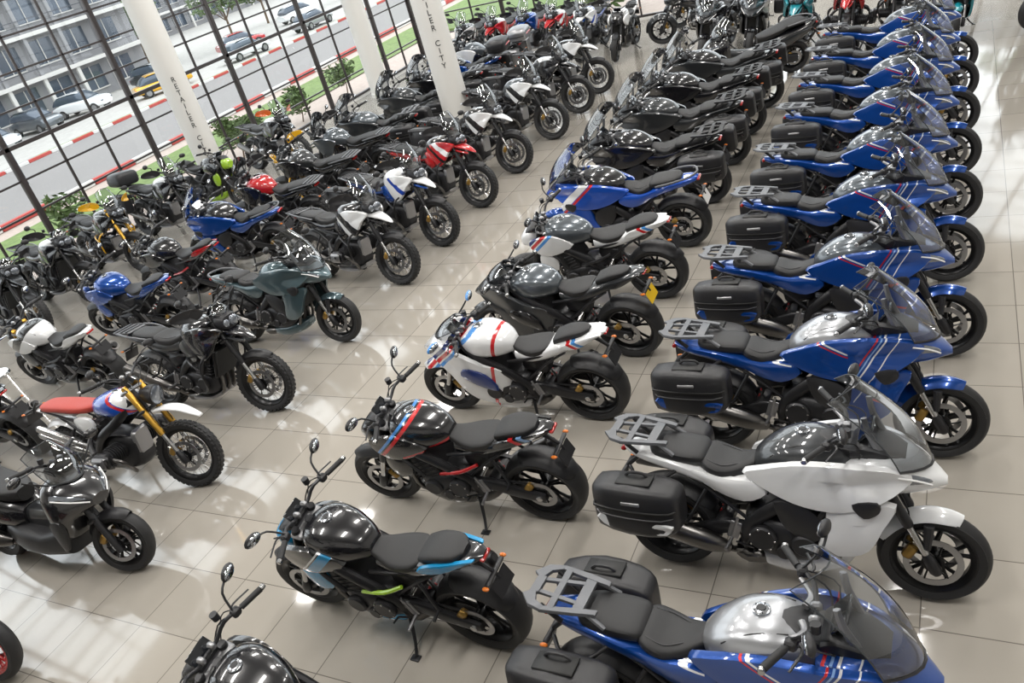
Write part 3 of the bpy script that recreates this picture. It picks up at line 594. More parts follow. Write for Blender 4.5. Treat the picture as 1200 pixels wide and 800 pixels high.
def geo_scooter(b):
    wb, Rf, Rr = 1.56, .285, .28
    wheel(b, 0, Rr, .15, 'alloy', False)
    b.body([(-.05, .12, Rr, .03, .06, .06, 3), (.2, .13, .32, .05, .09, .08, 3), (.55, .10, .34, .06, .09, .08, 3)], 'ENG', 14, 2)
    b.T = None; setsteer(b, wb, Rf, 26, 14); wheel(b, wb, Rf, .12, 'alloy', True); fork(b, wb, Rf, 26, .80, .085, usd=False)
    fender(b, wb, Rf, Rf + .028, .075, 60, 160, 'PL', .05)
    hbar(b, 1.18, 1.08, .36, .12, .02, mirror=False); b.T = None
    b.body([(1.10, 0, .98, .08, .05, .08, 3), (1.17, 0, 1.02, .12, .05, .12, 3), (1.26, 0, .98, .12, .05, .14, 3)], 'P1', 16, 2)
    # front apron
    b.body([(1.10, 0, .66, .22, .28, .34, 3.2), (1.20, 0, .68, .265, .28, .28, 3, -.12), (1.33, 0, .73, .255, .21, .14, 2.8, -.15), (1.44, 0, .75, .18, .13, .09, 2.6, -.15), (1.54, 0, .73, .08, .05, .04, 2.4)], 'P1', 26, 3)
    b.shell([(1.28, .235, .88), (1.42, .17, .84), (1.53, .07, .76), (1.45, .13, .74), (1.32, .235, .79)], 'LENS', .006, .02)
    b.tube([(1.30, .255, .85), (1.43, .185, .80), (1.53, .09, .75)], .006, 'LED', 6, 3, True)
    b.shell([(1.14, .25, .60), (1.30, .26, .64), (1.26, .24, .44), (1.12, .21, .30)], 'PL', .01, .02)
    windscreen(b, 1.38, .92, .16, 1.12, 1.24, .17, .12, mid=.05)
    b.tube([(1.26, .18, .95), (1.22, .34, 1.08)], .008, 'FRM', 6, 1, True)
    b.ell((1.20, .38, 1.11), (.028, .07, .042), 'P1', (0, 0, -.2), True); b.ell((1.186, .38, 1.11), (.017, .062, .035), 'MIRR', (0, 0, -.2), True)
    # floor tunnel, body, seat
    b.body([(.30, 0, .36, .14, .10, .12, 3), (.55, 0, .36, .22, .12, .15, 4), (.85, 0, .34, .24, .10, .13, 4), (1.15, 0, .38, .22, .16, .14, 4)], 'PL', 22, 2)
    b.body([(.50, 0, .50, .10, .12, .12, 3), (.8, 0, .48, .09, .13, .12, 3), (1.12, 0, .56, .10, .14, .12, 3)], 'P2', 18, 2)
    b.body([(-.42, 0, .82, .06, .03, .03, 2.6), (-.28, 0, .76, .15, .07, .10, 2.8), (-.05, 0, .70, .20, .10, .14, 3), (.25, 0, .64, .22, .12, .18, 3), (.48, 0, .58, .18, .12, .16, 3), (.60, 0, .54, .12, .08, .10, 3)], 'P1', 26, 3)
    b.shell([(-.30, .17, .76), (.05, .22, .72), (.40, .22, .64), (.30, .225, .54), (.0, .20, .62)], 'P2', .01, .02)
    b.body([(-.22, 0, .87, .08, .03, .05, 3), (-.14, 0, .88, .14, .04, .06, 3.2), (.1, 0, .865, .16, .035, .06, 3.2), (.20, 0, .83, .165, .03, .07, 3.2), (.45, 0, .78, .15, .035, .10, 3), (.60, 0, .76, .08, .03, .10, 3)], 'SEAT')
    b.tube([(.10, .16, .87), (-.1, .19, .90), (-.3, .13, .90), (-.36, 0, .90)], .015, 'RACK', 8, 3, True)
    b.box((-.40, 0, .80), (.03, .20, .03), 'TL', (0, 0, 0), .008); plate(b, -.44, .56)
    muffler(b, [(.36, -.16, .30), (.24, -.19, .33), (.05, -.20, .38), (-.14, -.20, .43)], (.03, .06, .065, .06)); stand(b)
    return wb
def geo_cruiser(b):
    wb, Rf, Rr = 1.65, .33, .33
    wheel(b, 0, Rr, .19, 'alloy', False); swingarm(b, Rr, zp=.36); frame(b, .80, 1.15, tail=(-.1, .66)); eng_boxer(b); pegs(b, .62, .30); stand(b)
    wheel(b, wb, Rf, .14, 'alloy', True); fork(b, wb, Rf, 30, 1.0, usd=False)
    fender(b, wb, Rf, Rf + .04, .095, 0, 175, 'P1', .09); fender(b, 0, Rr, Rr + .05, .12, 20, 190, 'P1', .09)
    b.body([(.55, 0, .74, .05, .04, .05, 2.6), (.68, 0, .78, .12, .09, .09, 2.4), (.85, 0, .83, .18, .12, .12, 2.4), (1.0, 0, .86, .18, .12, .12, 2.4), (1.14, 0, .88, .10, .08, .08, 2.4)], 'TANK', 24, 3); cap(b, .92, .955)
    b.body([(.15, 0, .70, .14, .04, .06, 3), (.3, 0, .66, .17, .04, .06, 3), (.5, 0, .66, .13, .04, .06, 3), (.62, 0, .70, .08, .03, .06, 3)], 'SEAT')
    b.body([(-.25, 0, .76, .08, .03, .05, 3), (-.1, 0, .77, .13, .04, .06, 3), (.12, 0, .74, .13, .03, .06, 3)], 'SEAT')
    hbar(b, 1.10, 1.06, .42, .24, .06)
    b.body([(1.18, 0, 1.0, .20, .10, .12, 2.8), (1.28, 0, 1.0, .27, .11, .14, 2.8), (1.40, 0, .97, .20, .08, .12, 2.6), (1.48, 0, .95, .10, .05, .07, 2.4)], 'P1', 22, 3)
    b.ell((1.46, 0, .93), (.05, .085, .085), 'LENS'); windscreen(b, 1.36, 1.08, .22, 1.22, 1.30, .16, .10)
    b.body([(-.42, .26, .56, .05, .06, .08, 3), (-.34, .27, .56, .10, .12, .14, 3.4), (.0, .27, .54, .12, .13, .15, 3.6), (.18, .26, .50, .09, .10, .12, 3.4), (.24, .25, .50, .04, .05, .06, 3)], 'P1', 20, 2, True)
    b.tube([(.9, .26, .30), (.4, .24, .22), (-.1, .25, .22), (-.5, .26, .24)], [.025, .035, .042, .045], 'CHR', 14, 3, True)
    b.tube([(.95, .2, .3), (1.05, .3, .45), (1.0, .3, .6), (.95, .15, .65)], .015, 'CHR', 8, 3, True)
    plate(b, -.36, .46)
    return wb

GEO = {}
KINDS = {
 'st': (lambda b: geo_st(b), 'sport_touring_motorcycle'), 'st0': (lambda b: geo_st(b, False, steer=5), 'sport_touring_motorcycle'),
 'tour': (lambda b: geo_st(b, True, False, True), 'touring_motorcycle'), 'tourtop': (lambda b: geo_st(b, True, True, True), 'touring_motorcycle'),
 'naked': (lambda b: geo_naked(b, steer=4), 'naked_motorcycle'), 'naked2': (lambda b: geo_naked(b, rs=True, steer=8), 'naked_motorcycle'), 'sport': (geo_sport, 'sport_motorcycle'),
 'adv': (lambda b: geo_adv(b, steer=8), 'adventure_motorcycle'), 'advl': (lambda b: geo_adv(b, lug=1, steer=8), 'adventure_motorcycle'), 'advt': (lambda b: geo_adv(b, lug=2), 'adventure_motorcycle'),
 'advx': (lambda b: geo_adv(b, screen=False, boxer=False, steer=8), 'adventure_motorcycle'),
 'scram': (geo_scram, 'scrambler_motorcycle'), 'scooter': (geo_scooter, 'maxi_scooter'), 'cruiser': (geo_cruiser, 'cruiser_motorcycle')}
DEF.update(GRD=DEF['PL'], ACC=DEF['FRM'], BAR=DEF['FRM'], STI=mat('seat_piping', (.06, .06, .065), .5), SEAM=mat('seam_black', (.006, .006, .006), .5), SPR=mat('shock_spring', (.4, .03, .03), .35, .2), MIRC=m_black)
def bike(kind, fx, fy, hd=0., lean=7., **c):
    if kind not in GEO:
        b = B(); wb = KINDS[kind][0](b); me = b.mesh(KINDS[kind][1] + '_mesh'); GEO[kind] = (me, list(b.keys), wb, {})
    me, keys, wb, cache = GEO[kind]
    ck = tuple(sorted((k, v.name) for k, v in c.items()))
    if ck not in cache:
        m2 = me.copy(); d = dict(DEF); d['P2T'] = c.get('P1', m_blue); d.update(c); setmats(m2, keys, d); cache[ck] = m2
    h = radians(hd)
    return obj(KINDS[kind][1], cache[ck], (fx * K - wb * cos(h), fy * K - wb * sin(h), 0.002), (-radians(lean), 0, h))

G = DEF['GOLD']; S = DEF['STEEL']
seat_red = mat('seat_vinyl_red', (.40, .04, .025), .5, bump=.3, bscale=300)
# right-hand row, facing +X
ys = [2.26, 3.47, 4.66, 5.83, 7.0, 8.10, 9.26, 10.45, 11.65, 12.80]
for i, y in enumerate(ys):
    hd = random.uniform(-2, 2)
    if i == 1: bike('st', -.11, y, -1, P1=m_white, P2=m_white, TANK=m_dgrey, PACC=m_white, COVER=DEF['ALU'])
    else: bike('st', -.10, y, hd, TANK=m_silver if i < 3 else m_grey)
# middle row, facing -X
bl = m_black
wplate = mat('number_plate_white', (.7, .7, .68), .4)
bike('naked', -3.60, 1.68, 177, P1=bl, P2=bl, TANK=bl)
bike('naked', -3.78, 2.68, 179, P1=m_bcyan, P2=m_cyan, TANK=bl, ACC=m_grn, P2T=m_cyan)
bike('naked', -3.83, 3.72, 181, P1=m_bsport, P2=bl, TANK=m_bsport, ACC=m_red)
bike('sport', -3.88, 4.88, 180, P1=m_msport, P2=mat('paint_navy', NVY, .3, 0, 1.), TANK=m_msport, MIRC=mat('paint_lightblue', LBL, .3, 0, 1.), RIM=DEF['RIM'])
bike('sport', -3.86, 5.82, 179, P1=m_dgrey, P2=bl, TANK=m_grey, PLATE=mat('yellow_plate', (.7, .45, .02), .4))
bike('naked2', -3.92, 6.80, 181, P1=m_msport, P2=m_white, TANK=m_grey, STI=m_red)
bike('st0', -4.02, 7.90, 181, P1=m_bw, P2=m_bluep, TANK=bl, PLATE=wplate)
bike('tour', -4.05, 9.05, 180, P1=bl, P2=bl, TANK=bl, PACC=bl, RACK=DEF['PL'])
bike('tour', -4.05, 10.2, 181, P1=m_dgrey, P2=bl, TANK=m_dgrey, PACC=bl, RACK=DEF['PL'])
bike('tour', -4.05, 11.3, 180, P1=bl, P2=bl, TANK=bl, PACC=bl, RACK=DEF['PL'])
bike('tour', -4.0, 12.35, 183, P1=m_dgrey, P2=bl, TANK=bl, PACC=bl, RACK=DEF['PL'])
bike('scooter', -3.75, 13.5, 205, P1=bl, P2=m_dgrey)
# left-hand row, facing +X
bike('scooter', -5.72, 2.58, 4, P1=bl, P2=m_dgrey)
bike('scram', -5.92, 3.55, 5, P1=m_white, P2=m_white, TANK=m_bw, SEAT=seat_red, FORK=G)
bike('advx', -5.96, 4.65, 2, P1=bl, P2=m_dgrey, TANK=bl, COVER=DEF['ENG'])
bike('st0', -5.96, 5.90, 1, P1=m_teal, P2=m_teal, TANK=m_teal)
bike('adv', -5.98, 7.20, -10, P1=m_wbk, P2=bl, TANK=bl)
bike('advl', -5.96, 8.22, -14, P1=m_wb, P2=m_bluep, TANK=m_white, BOX=DEF['PANN'])
bike('adv', -5.98, 9.42, -12, P1=m_wr, P2=m_red, TANK=bl)
bike('advl', -5.98, 10.66, -10, P1=m_wbk, P2=bl, TANK=bl)
bike('adv', -5.94, 12.08, -10, P1=m_wbk, P2=bl, TANK=m_grey)
bike('advl', -5.95, 13.35, -8, P1=bl, P2=bl, TANK=m_wbk)
bike('adv', -5.96, 14.45, -8, P1=m_wbk, P2=bl, TANK=bl)
# bottom-left partial bike with red rims
bike('naked2', -5.93, 1.50, 5, P1=bl, P2=bl, TANK=bl, RIM=m_red)
# second row behind, backed up to the first, facing -X
KR = [(3.75, 'naked2', dict(P1=bl, P2=bl, TANK=bl)), (4.85, 'naked2', dict(P1=m_wbk, P2=m_dgrey, TANK=m_wbk, FORK=G)), (5.95, 'naked2', dict(P1=m_bluep, P2=m_bluep, TANK=m_bluep)),
     (6.95, 'naked2', dict(P1=bl, P2=bl, TANK=bl, SPR=m_red, SEAT=DEF['SEAT'], ACC=m_red, P2T=m_red)), (7.9, 'st0', dict(P1=m_bluep, P2=bl, TANK=bl)), (8.9, 'adv', dict(P1=bl, P2=bl, TANK=m_red)),
     (9.9, 'advx', dict(P1=bl, P2=bl, TANK=m_dgrey, BAR=m_yel, GRD=m_yel)), (10.9, 'adv', dict(P1=m_grey, P2=bl, TANK=m_grey)), (11.75, 'tour', dict(P1=m_dgrey, P2=bl, TANK=m_grey, PACC=bl)),
     (13.15, 'tourtop', dict(P1=m_dgrey, P2=bl, TANK=m_dgrey, PACC=bl, BOX=m_grey)), (14.1, 'tour', dict(P1=bl, P2=bl, TANK=bl, PACC=bl)), (15.1, 'tourtop', dict(P1=m_bluep, P2=bl, TANK=bl, PACC=bl)), (16.1, 'advt', dict(P1=m_white, P2=bl, TANK=m_grey, BOX=DEF['ALU']))]
for y, k, c in KR: bike(k, -9.85 + random.uniform(-.06, .06), y, 180 + random.uniform(-3, 5), **c)
# row along the windows, facing +X
W = [(5.9, 'advx', dict(P1=m_dgrey, P2=bl, TANK=bl)), (6.85, 'advx', dict(P1=bl, P2=bl, TANK=m_white)), (7.85, 'adv', dict(P1=bl, P2=m_dgrey, TANK=bl, GRD=m_yel, FORK=G, BAR=m_yel)), (9.2, 'advt', dict(P1=bl, P2=bl, TANK=m_white)),
     (10.3, 'naked2', dict(P1=bl, P2=m_grn, TANK=bl)), (12.1, 'adv', dict(P1=bl, P2=bl, TANK=m_wbk, GRD=m_ora))]
for y, k, c in W: bike(k, -11.45, y, random.uniform(-14, -4), **c)
# far rows, facing the camera end (-Y)
for x, y, k, c in [(-11.0, 18.2, 'adv', dict(P1=m_wbk, P2=bl, TANK=bl)), (-10.1, 18.1, 'adv', dict(P1=m_red, P2=m_red, TANK=m_white)), (-9.2, 18.0, 'adv', dict(P1=m_bluep, P2=m_red, TANK=m_bluep)),
     (-8.3, 17.6, 'advl', dict(P1=m_wr, P2=m_red, TANK=m_white)), (-7.4, 17.2, 'adv', dict(P1=m_wb, P2=m_bluep, TANK=m_wb)), (-6.4, 16.7, 'naked2', dict(P1=m_white, P2=bl, TANK=m_white)),
     (-4.2, 15.3, 'tour', dict(P1=bl, P2=bl, TANK=bl, PACC=bl)), (-3.35, 15.2, 'tour', dict(P1=m_dgrey, P2=bl, TANK=bl, PACC=bl)), (-2.55, 14.6, 'adv', dict(P1=m_turq, P2=m_turq, TANK=m_turq)),
     (-1.75, 14.5, 'adv', dict(P1=m_red, P2=m_red, TANK=m_red)), (-.95, 14.5, 'adv', dict(P1=m_ora, P2=m_dgrey, TANK=m_grey)), (-.15, 14.5, 'sport', dict(P1=m_turq, P2=bl, TANK=m_turq))]:
    bike(k, x, y, -90 + random.uniform(-6, 6), **c)
bike('cruiser', -5.6, 17.6, 190, P1=m_dgrey, TANK=bl)
bike('cruiser', -5.6, 18.9, 190, P1=bl, TANK=bl)
bike('tour', .9, 14.6, 215, P1=bl, P2=bl, TANK=bl, PACC=bl)
bike('tour', 1.6, 16.2, 200, P1=bl, P2=bl, TANK=bl, PACC=bl)

# ------------------------------------------------------------ room
def simple(name, boxes, material, bev=.0, parent=None):
    b = B()
    for c, s in boxes: b.box(c, s, 'M', (0, 0, 0), bev if bev else .0005)
    me = b.mesh(name); me.materials.append(material)
    return obj(name, me, parent=parent)
X0, X1, Y0, Y1, ZC = -13.5 * K, 6.0 * K, -4.0 * K, 20.5 * K, 7.4
mf, t, p = nt('glossy_floor_tiles')
tc = t.nodes.new('ShaderNodeTexCoord'); br = t.nodes.new('ShaderNodeTexBrick'); br.offset = 0; br.squash = 1
mp = t.nodes.new('ShaderNodeMapping'); mp.inputs['Location'].default_value = (.18, .1, 0)
t.links.new(tc.outputs['Object'], mp.inputs[0]); t.links.new(mp.outputs[0], br.inputs['Vector'])
br.inputs['Scale'].default_value = 1; br.inputs['Brick Width'].default_value = .6; br.inputs['Row Height'].default_value = .6
br.inputs['Mortar Size'].default_value = .004; br.inputs['Mortar Smooth'].default_value = .2; br.inputs['Bias'].default_value = 0
br.inputs['Color1'].default_value = (.35, .325, .285, 1); br.inputs['Color2'].default_value = (.39, .36, .315, 1); br.inputs['Mortar'].default_value = (.15, .135, .12, 1)
nz = t.nodes.new('ShaderNodeTexNoise'); nz.inputs['Scale'].default_value = 1.2; nz.inputs['Detail'].default_value = 5
t.links.new(tc.outputs['Object'], nz.inputs['Vector'])
mr = t.nodes.new('ShaderNodeMapRange'); mr.inputs['To Min'].default_value = .03; mr.inputs['To Max'].default_value = .13
t.links.new(nz.outputs['Fac'], mr.inputs['Value']); t.links.new(mr.outputs['Result'], p.inputs['Roughness'])
t.links.new(br.outputs['Color'], p.inputs['Base Color'])
p.inputs['Specular IOR Level'].default_value = 1.0
simple('floor', [(((X0 + X1) / 2, (Y0 + Y1) / 2, -.1), (X1 - X0, Y1 - Y0, .2))], mf)
mwall = mat('wall_white_paint', (.65, .64, .62), .6, bump=.2, bscale=60); mceil = mat('ceiling_grey_white', (.48, .48, .47), .7, bump=.1, bscale=30)
simple('ceiling', [(((X0 + X1) / 2, (Y0 + Y1) / 2, ZC + .1), (X1 - X0 + .4, Y1 - Y0 + .4, .2))], mceil)
simple('wall_right', [((X1 + .1, (Y0 + Y1) / 2, ZC / 2), (.2, Y1 - Y0, ZC))], mwall)
simple('wall_front', [(((X0 + X1) / 2, Y0 - .1, ZC / 2), (X1 - X0, .2, ZC))], mwall)
WT = 6.4
simple('wall_left', [((X0 - .1, (Y0 + Y1) / 2, (WT + ZC) / 2), (.2, Y1 - Y0, ZC - WT)), ((X0 - .1, (Y0 + Y1) / 2, .03), (.2, Y1 - Y0, .10)), ((X0 - .1, (Y0 + 0) / 2, WT / 2), (.2, -Y0, WT))], mwall)
simple('wall_back', [(((X0 + X1) / 2, Y1 + .1, (WT + ZC) / 2), (X1 - X0, .2, ZC - WT)), (((X0 + X1) / 2, Y1 + .1, .03), (X1 - X0, .2, .10))], mwall)
mfr = mat('window_frame_dark', (.05, .042, .042), .4, .4, bump=.1); mgl = glassmat('window_glass', (.93, .96, .96), .05, .0)
def window(name, left):
    b = B(); L0, L1 = (0.0, Y1) if left else (X0, X1)
    def bx(a, z, la, lz, d=.06):
        if left: b.box((X0 - .05, a, z), (d, la, lz), 'F', (0, 0, 0), .004)
        else: b.box((a, Y1 + .05, z), (la, d, lz), 'F', (0, 0, 0), .004)
    n = int(round((L1 - L0) / .98)); st = (L1 - L0) / n
    for i in range(n + 1):
        big = i % 3 == 0
        bx(L0 + i * st, WT / 2, .09 if big else .04, WT, .10 if big else .05)
    z = .10; i = 0
    while z < WT:
        bx((L0 + L1) / 2, z, L1 - L0, .07 if i % 4 == 0 else .035, .10 if i % 4 == 0 else .05); z += .56; i += 1
    if left: b.add([(X0 - .05, L0, 0), (X0 - .05, L1, 0), (X0 - .05, L1, WT), (X0 - .05, L0, WT)], [(0, 1, 2, 3)], 'G')
    else: b.add([(L0, Y1 + .05, 0), (L1, Y1 + .05, 0), (L1, Y1 + .05, WT), (L0, Y1 + .05, WT)], [(0, 1, 2, 3)], 'G')
    me = b.mesh(name); setmats(me, b.keys, {'F': mfr, 'G': mgl}); return obj(name, me)
window('window_1', True); window('window_2', False)
# columns
mcol = mat('column_cream_paint', (.66, .65, .62), .45, bump=.15, bscale=40); mtxt = mat('letter_black', (.03, .03, .03), .5)
def column(x, y, r, txt=None, ztop=3.4):
    x *= K; y *= K; r *= K
    b = B(); b.tube([(0, 0, 0), (0, 0, .02), (0, 0, ZC - .02), (0, 0, ZC)], r, 'M', 40, 1)
    b.tube([(0, 0, 0), (0, 0, .10), (0, 0, .12)], [r + .02, r + .02, r], 'M', 40, 1)
    me = b.mesh('column'); me.materials.append(mcol); o = obj('column', me, (x, y, 0))
    if txt:
        a = math.atan2(-y, -x)
        cu = bpy.data.curves.new('lettering', 'FONT'); cu.body = '\n'.join(txt); cu.size = .14; cu.align_x = 'CENTER'; cu.space_line = .95; cu.extrude = .003
        cu.materials.append(mtxt)
        tx = bpy.data.objects.new('lettering', cu); COL.objects.link(tx); tx.parent = o
        tx.location = ((r + .004) * cos(a), (r + .004) * sin(a), ztop); tx.rotation_euler = (pi / 2, 0, a + pi / 2)
column(-12.85, 11.2, .25, 'RETAILER CITY', 2.4); column(-12.85, 17.2, .25, None); column(-7.85, 12.45, .25, 'RETAILER CITY', 3.1)
# small display stand at the left edge
b = B(); b.box((0, 0, .9), (.5, .7, .03), 'PL', (0, -.5, 0), .01); b.tube([(0, 0, .88), (0, 0, .05)], .025, 'CHR', 10, 1); b.tube([(0, 0, .03), (0, 0, .0)], [.2, .22], 'CHR', 24, 1)
b.tube([(.3, -.5, .02), (.3, -.5, .5), (.3, .5, .5), (.3, .5, .02)], .02, 'CHR', 8, 1)
me = b.mesh('display_stand'); setmats(me, b.keys, DEF); obj('display_stand', me, (-11.2 * K, 4.9 * K, 0))

# ------------------------------------------------------------ outside
def gz(x): return -.25 if x > -21.5 else -.25 + (x + 21.5) * .1 if x > -49.5 else -3.05
def strip(name, xa, xb, m, dz=0., ya=-20, yb=110):
    n = 8; b = B(); vs = []; fs = []
    for i in range(n + 1):
        x = xa + (xb - xa) * i / n
        vs += [(x, ya, gz(x) + dz), (x, yb, gz(x) + dz)]
    for i in range(n): fs.append((2 * i, 2 * i + 1, 2 * i + 3, 2 * i + 2))
    b.add(vs, fs, 'M'); me = b.mesh(name); me.materials.append(m); return obj(name, me)
masph = mat('asphalt', (.19, .18, .175), .85, bump=.6, bscale=30, var=.25); mpav = mat('paving_pinkish', (.38, .31, .27), .8, bump=.4, bscale=8, var=.25); mgrass = mat('grass', (.13, .19, .055), .9, bump=1, bscale=6, var=.5)
mpark = mat('parking_concrete', (.38, .37, .35), .8, var=.2, bscale=2)
strip('outdoor_ground', -49.5, -120, mpark); strip('outdoor_ground', 40, -21.5, mpav, -.05, Y1 + .2, 110); strip('outdoor_pavement', X0 - .2, -21.5, mpav); strip('street_road', -21.5, -49.5, masph)
strip('grass_verge', -17.8, -20.4, mgrass, .03); strip('grass_verge', -45.5, -48.5, mgrass, .05, 30, 110)
b = B(); b.box((12.5, 34, -.2), (60, 12, .1), 'M'); me = b.mesh('lawn'); me.materials.append(mgrass); obj('lawn', me)
def kerb(x, y0, y1):
    b = B(); y = y0; i = 0
    while y < y1: b.box((x, y + .75, gz(x) + .09), (.16, 1.48, .17), 'R' if i % 2 else 'W', (0, 0, 0), .02); y += 1.5; i += 1
    me = b.mesh('painted_kerb'); setmats(me, b.keys, {'R': mat('kerb_red', (.42, .06, .05), .7), 'W': mat('kerb_white', (.65, .64, .62), .7)}); obj('painted_kerb', me)
kerb(-21.4, -2, 70); kerb(-45, 20, 100)
# building
mb1 = mat('render_grey_facade', (.23, .23, .24), .8, bump=.2, bscale=4); mb2 = mat('render_light_trim', (.52, .51, .49), .8); mwin = mat('building_window', (.08, .10, .13), .1, .3); mdk = mat('sign_dark', (.05, .055, .07), .4)
def building(x, y0, y1, z0, fl, bay=3.2):
    b = B(); h = fl * 3.1
    b.box((x - 5, (y0 + y1) / 2, z0 + h / 2), (10, y1 - y0, h), 'A')
    n = int((y1 - y0) / bay)
    for f in range(fl):
        zf = z0 + f * 3.1
        b.box((x + .5, (y0 + y1) / 2, zf + 2.95), (1.3, y1 - y0 + .4, .28), 'T', (0, 0, 0), .02)
        for i in range(n):
            yc = y0 + (i + .5) * bay
            b.box((x + .03, yc, zf + 1.55), (.1, bay * .7, 1.8), 'W'); b.box((x + .09, yc, zf + 1.55), (.06, .08, 1.8), 'T')
            b.box((x + .09, yc, zf + .6), (.08, bay * .74, .1), 'T')
            b.box((x + .9, y0 + i * bay, zf + 1.5), (.25, .3, 3.1), 'A' if f else 'T')
            if f: b.box((x + 1.1, yc, zf + .95), (.05, bay, .06), 'D'); b.box((x + 1.1, yc, zf + .55), (.04, bay, .04), 'D')
    me = b.mesh('office_building'); setmats(me, b.keys, {'A': mb1, 'T': mb2, 'W': mwin, 'D': mdk}); return obj('office_building', me)
building(-64, 8, 54, -3.05, 4); building(-97, 50, 130, -3.05, 4)
# sign on street
b = B(); b.box((0, 0, 5.3), (.3, 9, 1.7), 'D', (0, 0, 0), .03); b.tube([(0, -3.5, 5), (0, -3.5, 0)], .12, 'D', 8, 1); b.tube([(0, 3.5, 5), (0, 3.5, 0)], .12, 'D', 8, 1)
me = b.mesh('street_sign_board'); me.materials.append(mdk); sg = obj('street_sign_board', me, (-31.5, 15.2, -1.2))
cu = bpy.data.curves.new('sign_text', 'FONT'); cu.body = 'OWNER CARS'; cu.size = 1.1; cu.align_x = 'CENTER'; cu.align_y = 'CENTER'; cu.extrude = .01; cu.materials.append(mb2)
tx = bpy.data.objects.new('sign_text', cu); COL.objects.link(tx); tx.parent = sg; tx.location = (.17, 0, 5.3); tx.rotation_euler = (pi / 2, 0, pi / 2)
# cars
def car(x, y, hd, m, suv=False):
    x *= 1.02; y *= 1.03
    b = B(); h = .15 if suv else 0
    b.body([(-2.15, 0, .62, .70, .16, .2, 4), (-2.05, 0, .64, .84, .26, .3, 4), (-1.2, 0, .64, .90, .30 + h, .36, 5), (0, 0, .64, .91, .30 + h, .36, 5), (1.2, 0, .62, .90, .27 + h, .34, 5), (1.95, 0, .58, .84, .20 + h, .28, 4), (2.12, 0, .55, .66, .12, .2, 4)], 'C', 24, 2)
    b.body([(-1.95 if suv else -1.7, 0, .92 + h, .70, .10, .1, 4), (-1.5 if suv else -1.2, 0, .95 + h, .76, .46, .1, 4), (0, 0, .95 + h, .78, .54, .1, 4), (.45, 0, .95 + h, .76, .48, .1, 4), (1.15, 0, .90 + h, .68, .06, .1, 4)], 'G', 22, 3)
    b.body([(-1.55 if suv else -1.1, 0, 1.40 + h, .60, .03, .02, 4), (-.9, 0, 1.46 + h, .64, .045, .03, 4), (0, 0, 1.475 + h, .65, .045, .03, 4), (.4, 0, 1.42 + h, .60, .03, .02, 4)], 'C', 20, 2)
    for xx in (-1.32, 1.35):
        b.lathe((xx, .80, .33), [(.33, -.1), (.33, .1), (.2, .12), (.2, -.1)], 'RUB', 24, True); b.disc((xx, .83, .33), .2, .16, 'ALU', 16, True)
    b.box((2.02, .62, .68), (.2, .3, .14), 'LENS', (0, 0, 0), .04, True); b.box((-2.08, .68, .74), (.12, .22, .14), 'TL', (0, 0, 0), .03, True)
    me = b.mesh('parked_car'); d = dict(DEF); d.update(C=m, G=mwin); setmats(me, b.keys, d); obj('parked_car', me, (x, y, gz(x)), (0, 0, radians(hd)))
car(-57, 40.5, 20, m_white, True); car(-57, 33, 0, m_white); car(-51, 43, 60, m_yel); car(-50, 51, 80, m_white); car(-58, 68, 70, m_white, True); car(-56, 47, 10, m_dgrey, True); car(-57.5, 26, 5, m_silver); car(-50, 60, 88, m_silver)
car(-57.5, 36.8, 0, m_grey, True); car(-55, 56, 60, m_red)
# trees and shrubs
mleaf = mat('leaves_green', (.08, .13, .035), .7, var=.5, bscale=3); mbark = mat('bark', (.12, .08, .05), .9, bump=1, bscale=20)
def foliage(name, x, y, z, h, r, n, leaf, squash=.8, seed=1, trunk=True):
    rnd = random.Random(seed); b = B()
    if trunk: b.tube([(0, 0, 0), (.1, 0, h * .5), (0, .1, h)], [h * .03, h * .022, h * .01], 'K', 8, 3)
    for i in range(5): a = i * 1.3; b.tube([(0, 0, h * .5), (r * .5 * cos(a), r * .5 * sin(a), h * .9)], [h * .012, h * .004], 'K', 5, 1)
    cs = [(rnd.uniform(-.5, .5) * r, rnd.uniform(-.5, .5) * r, h + rnd.uniform(-.4, .4) * r * squash, r * rnd.uniform(.4, .65)) for _ in range(7)]
    vs = []; fs = []
    for i in range(n):
        c = cs[i % 7]; d = Vector((rnd.gauss(0, 1), rnd.gauss(0, 1), rnd.gauss(0, 1))).normalized() * c[3] * rnd.uniform(.7, 1.05)
        p0 = Vector((c[0] + d.x, c[1] + d.y, c[2] + d.z * squash))
        u = Vector((rnd.gauss(0, 1), rnd.gauss(0, 1), rnd.gauss(0, .5))).normalized() * leaf; w = u.orthogonal().normalized() * leaf * .35
        o = len(vs); vs += [p0 - u, p0 + w, p0 + u, p0 - w]; fs.append((o, o + 1, o + 2, o + 3))
    b.add(vs, fs, 'L'); me = b.mesh(name); setmats(me, b.keys, {'K': mbark, 'L': mleaf}); obj(name, me, (x, y, z))
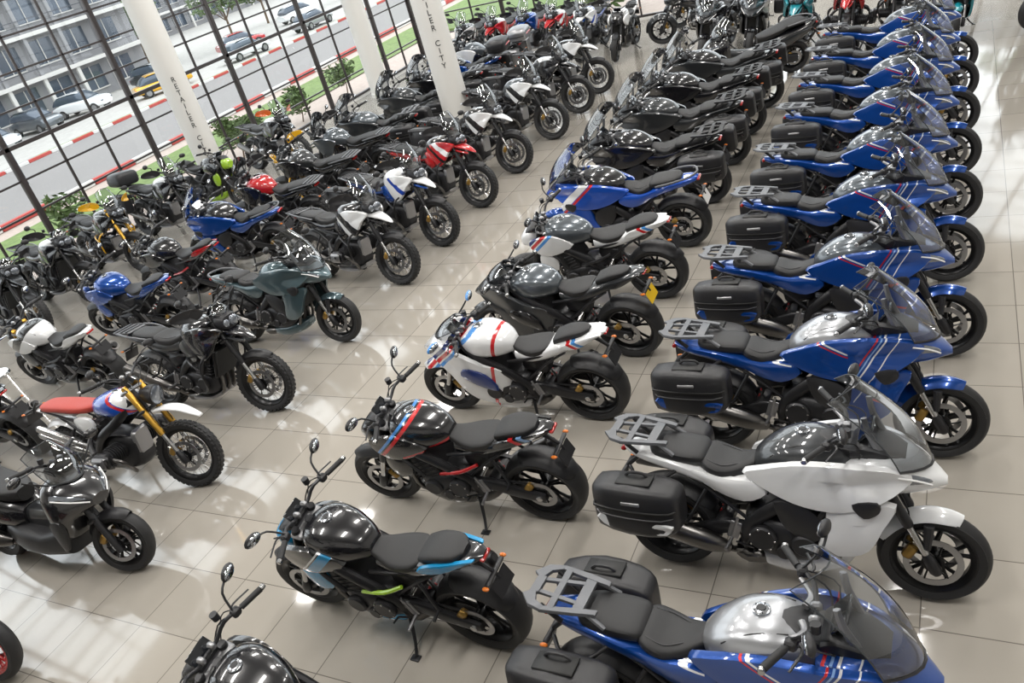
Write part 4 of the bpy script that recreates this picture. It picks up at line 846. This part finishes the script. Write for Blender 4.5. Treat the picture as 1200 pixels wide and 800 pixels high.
for i, (x, y) in enumerate([(-61, 62), (-67, 74), (-60, 82), (-54, 92), (-71, 60), (-65, 97)]): foliage('street_tree', x, y, -3.05, 4.5, 3.2, 1500, .35, seed=i)
for i, (x, y, s) in enumerate([(-16, 10., 1.), (-16.2, 15.2, .9), (-16.4, 16, .7), (-16.2, 20, .9), (-16.4, 7.8, .7), (-16.4, 18, .8)]): foliage('window_shrub', x, y, -.25, .8 * s, .55 * s, 420, .09, 1., seed=20 + i)
for i in range(5): foliage('garden_bush', -10 + i * 4.2, 25.6 + (i % 2), -.3, 1.2, 1.3, 500, .2, .8, seed=40 + i)

# ------------------------------------------------------------ light
w = bpy.data.worlds.new('overcast_sky'); SC.world = w; w.use_nodes = True
bg = w.node_tree.nodes['Background']; bg.inputs['Color'].default_value = (.94, .97, 1, 1); bg.inputs['Strength'].default_value = 2.9
mfix = mat('lamp_housing', (.8, .8, .8), .5)
for i, x in enumerate((-11.3, -7, -2.7, 2)):
    for j, y in enumerate((1.6, 7, 12.4, 17.8)):
        la = bpy.data.lights.new('ceiling_lamp', 'AREA'); la.shape = 'RECTANGLE'; la.size = .5; la.size_y = 2.6; la.energy = 175; la.color = (1, .97, .93)
        o = bpy.data.objects.new('ceiling_lamp', la); COL.objects.link(o); o.location = (x, y, ZC - .12)
        simple('ceiling_lamp_housing', [((x, y, ZC - .04), (.62, 2.8, .12))], mfix, .01)
su = bpy.data.lights.new('hazy_sun', 'SUN'); su.energy = 1.0; su.angle = radians(20); o = bpy.data.objects.new('hazy_sun', su); COL.objects.link(o); o.rotation_euler = (radians(-35), radians(20), 0)

# ------------------------------------------------------------ camera
cam = bpy.data.cameras.new('camera'); cam.sensor_width = 36; cam.lens = 28.8; cam.clip_end = 400
co = bpy.data.objects.new('camera', cam); COL.objects.link(co)
R = Matrix(((.8775, -.0129, .4795), (.4089, .5426, -.7337), (-.2507, .8399, .4814)))
co.matrix_world = Matrix.Translation((0, 0, 3.9 * K)) @ R.to_4x4()
SC.camera = co
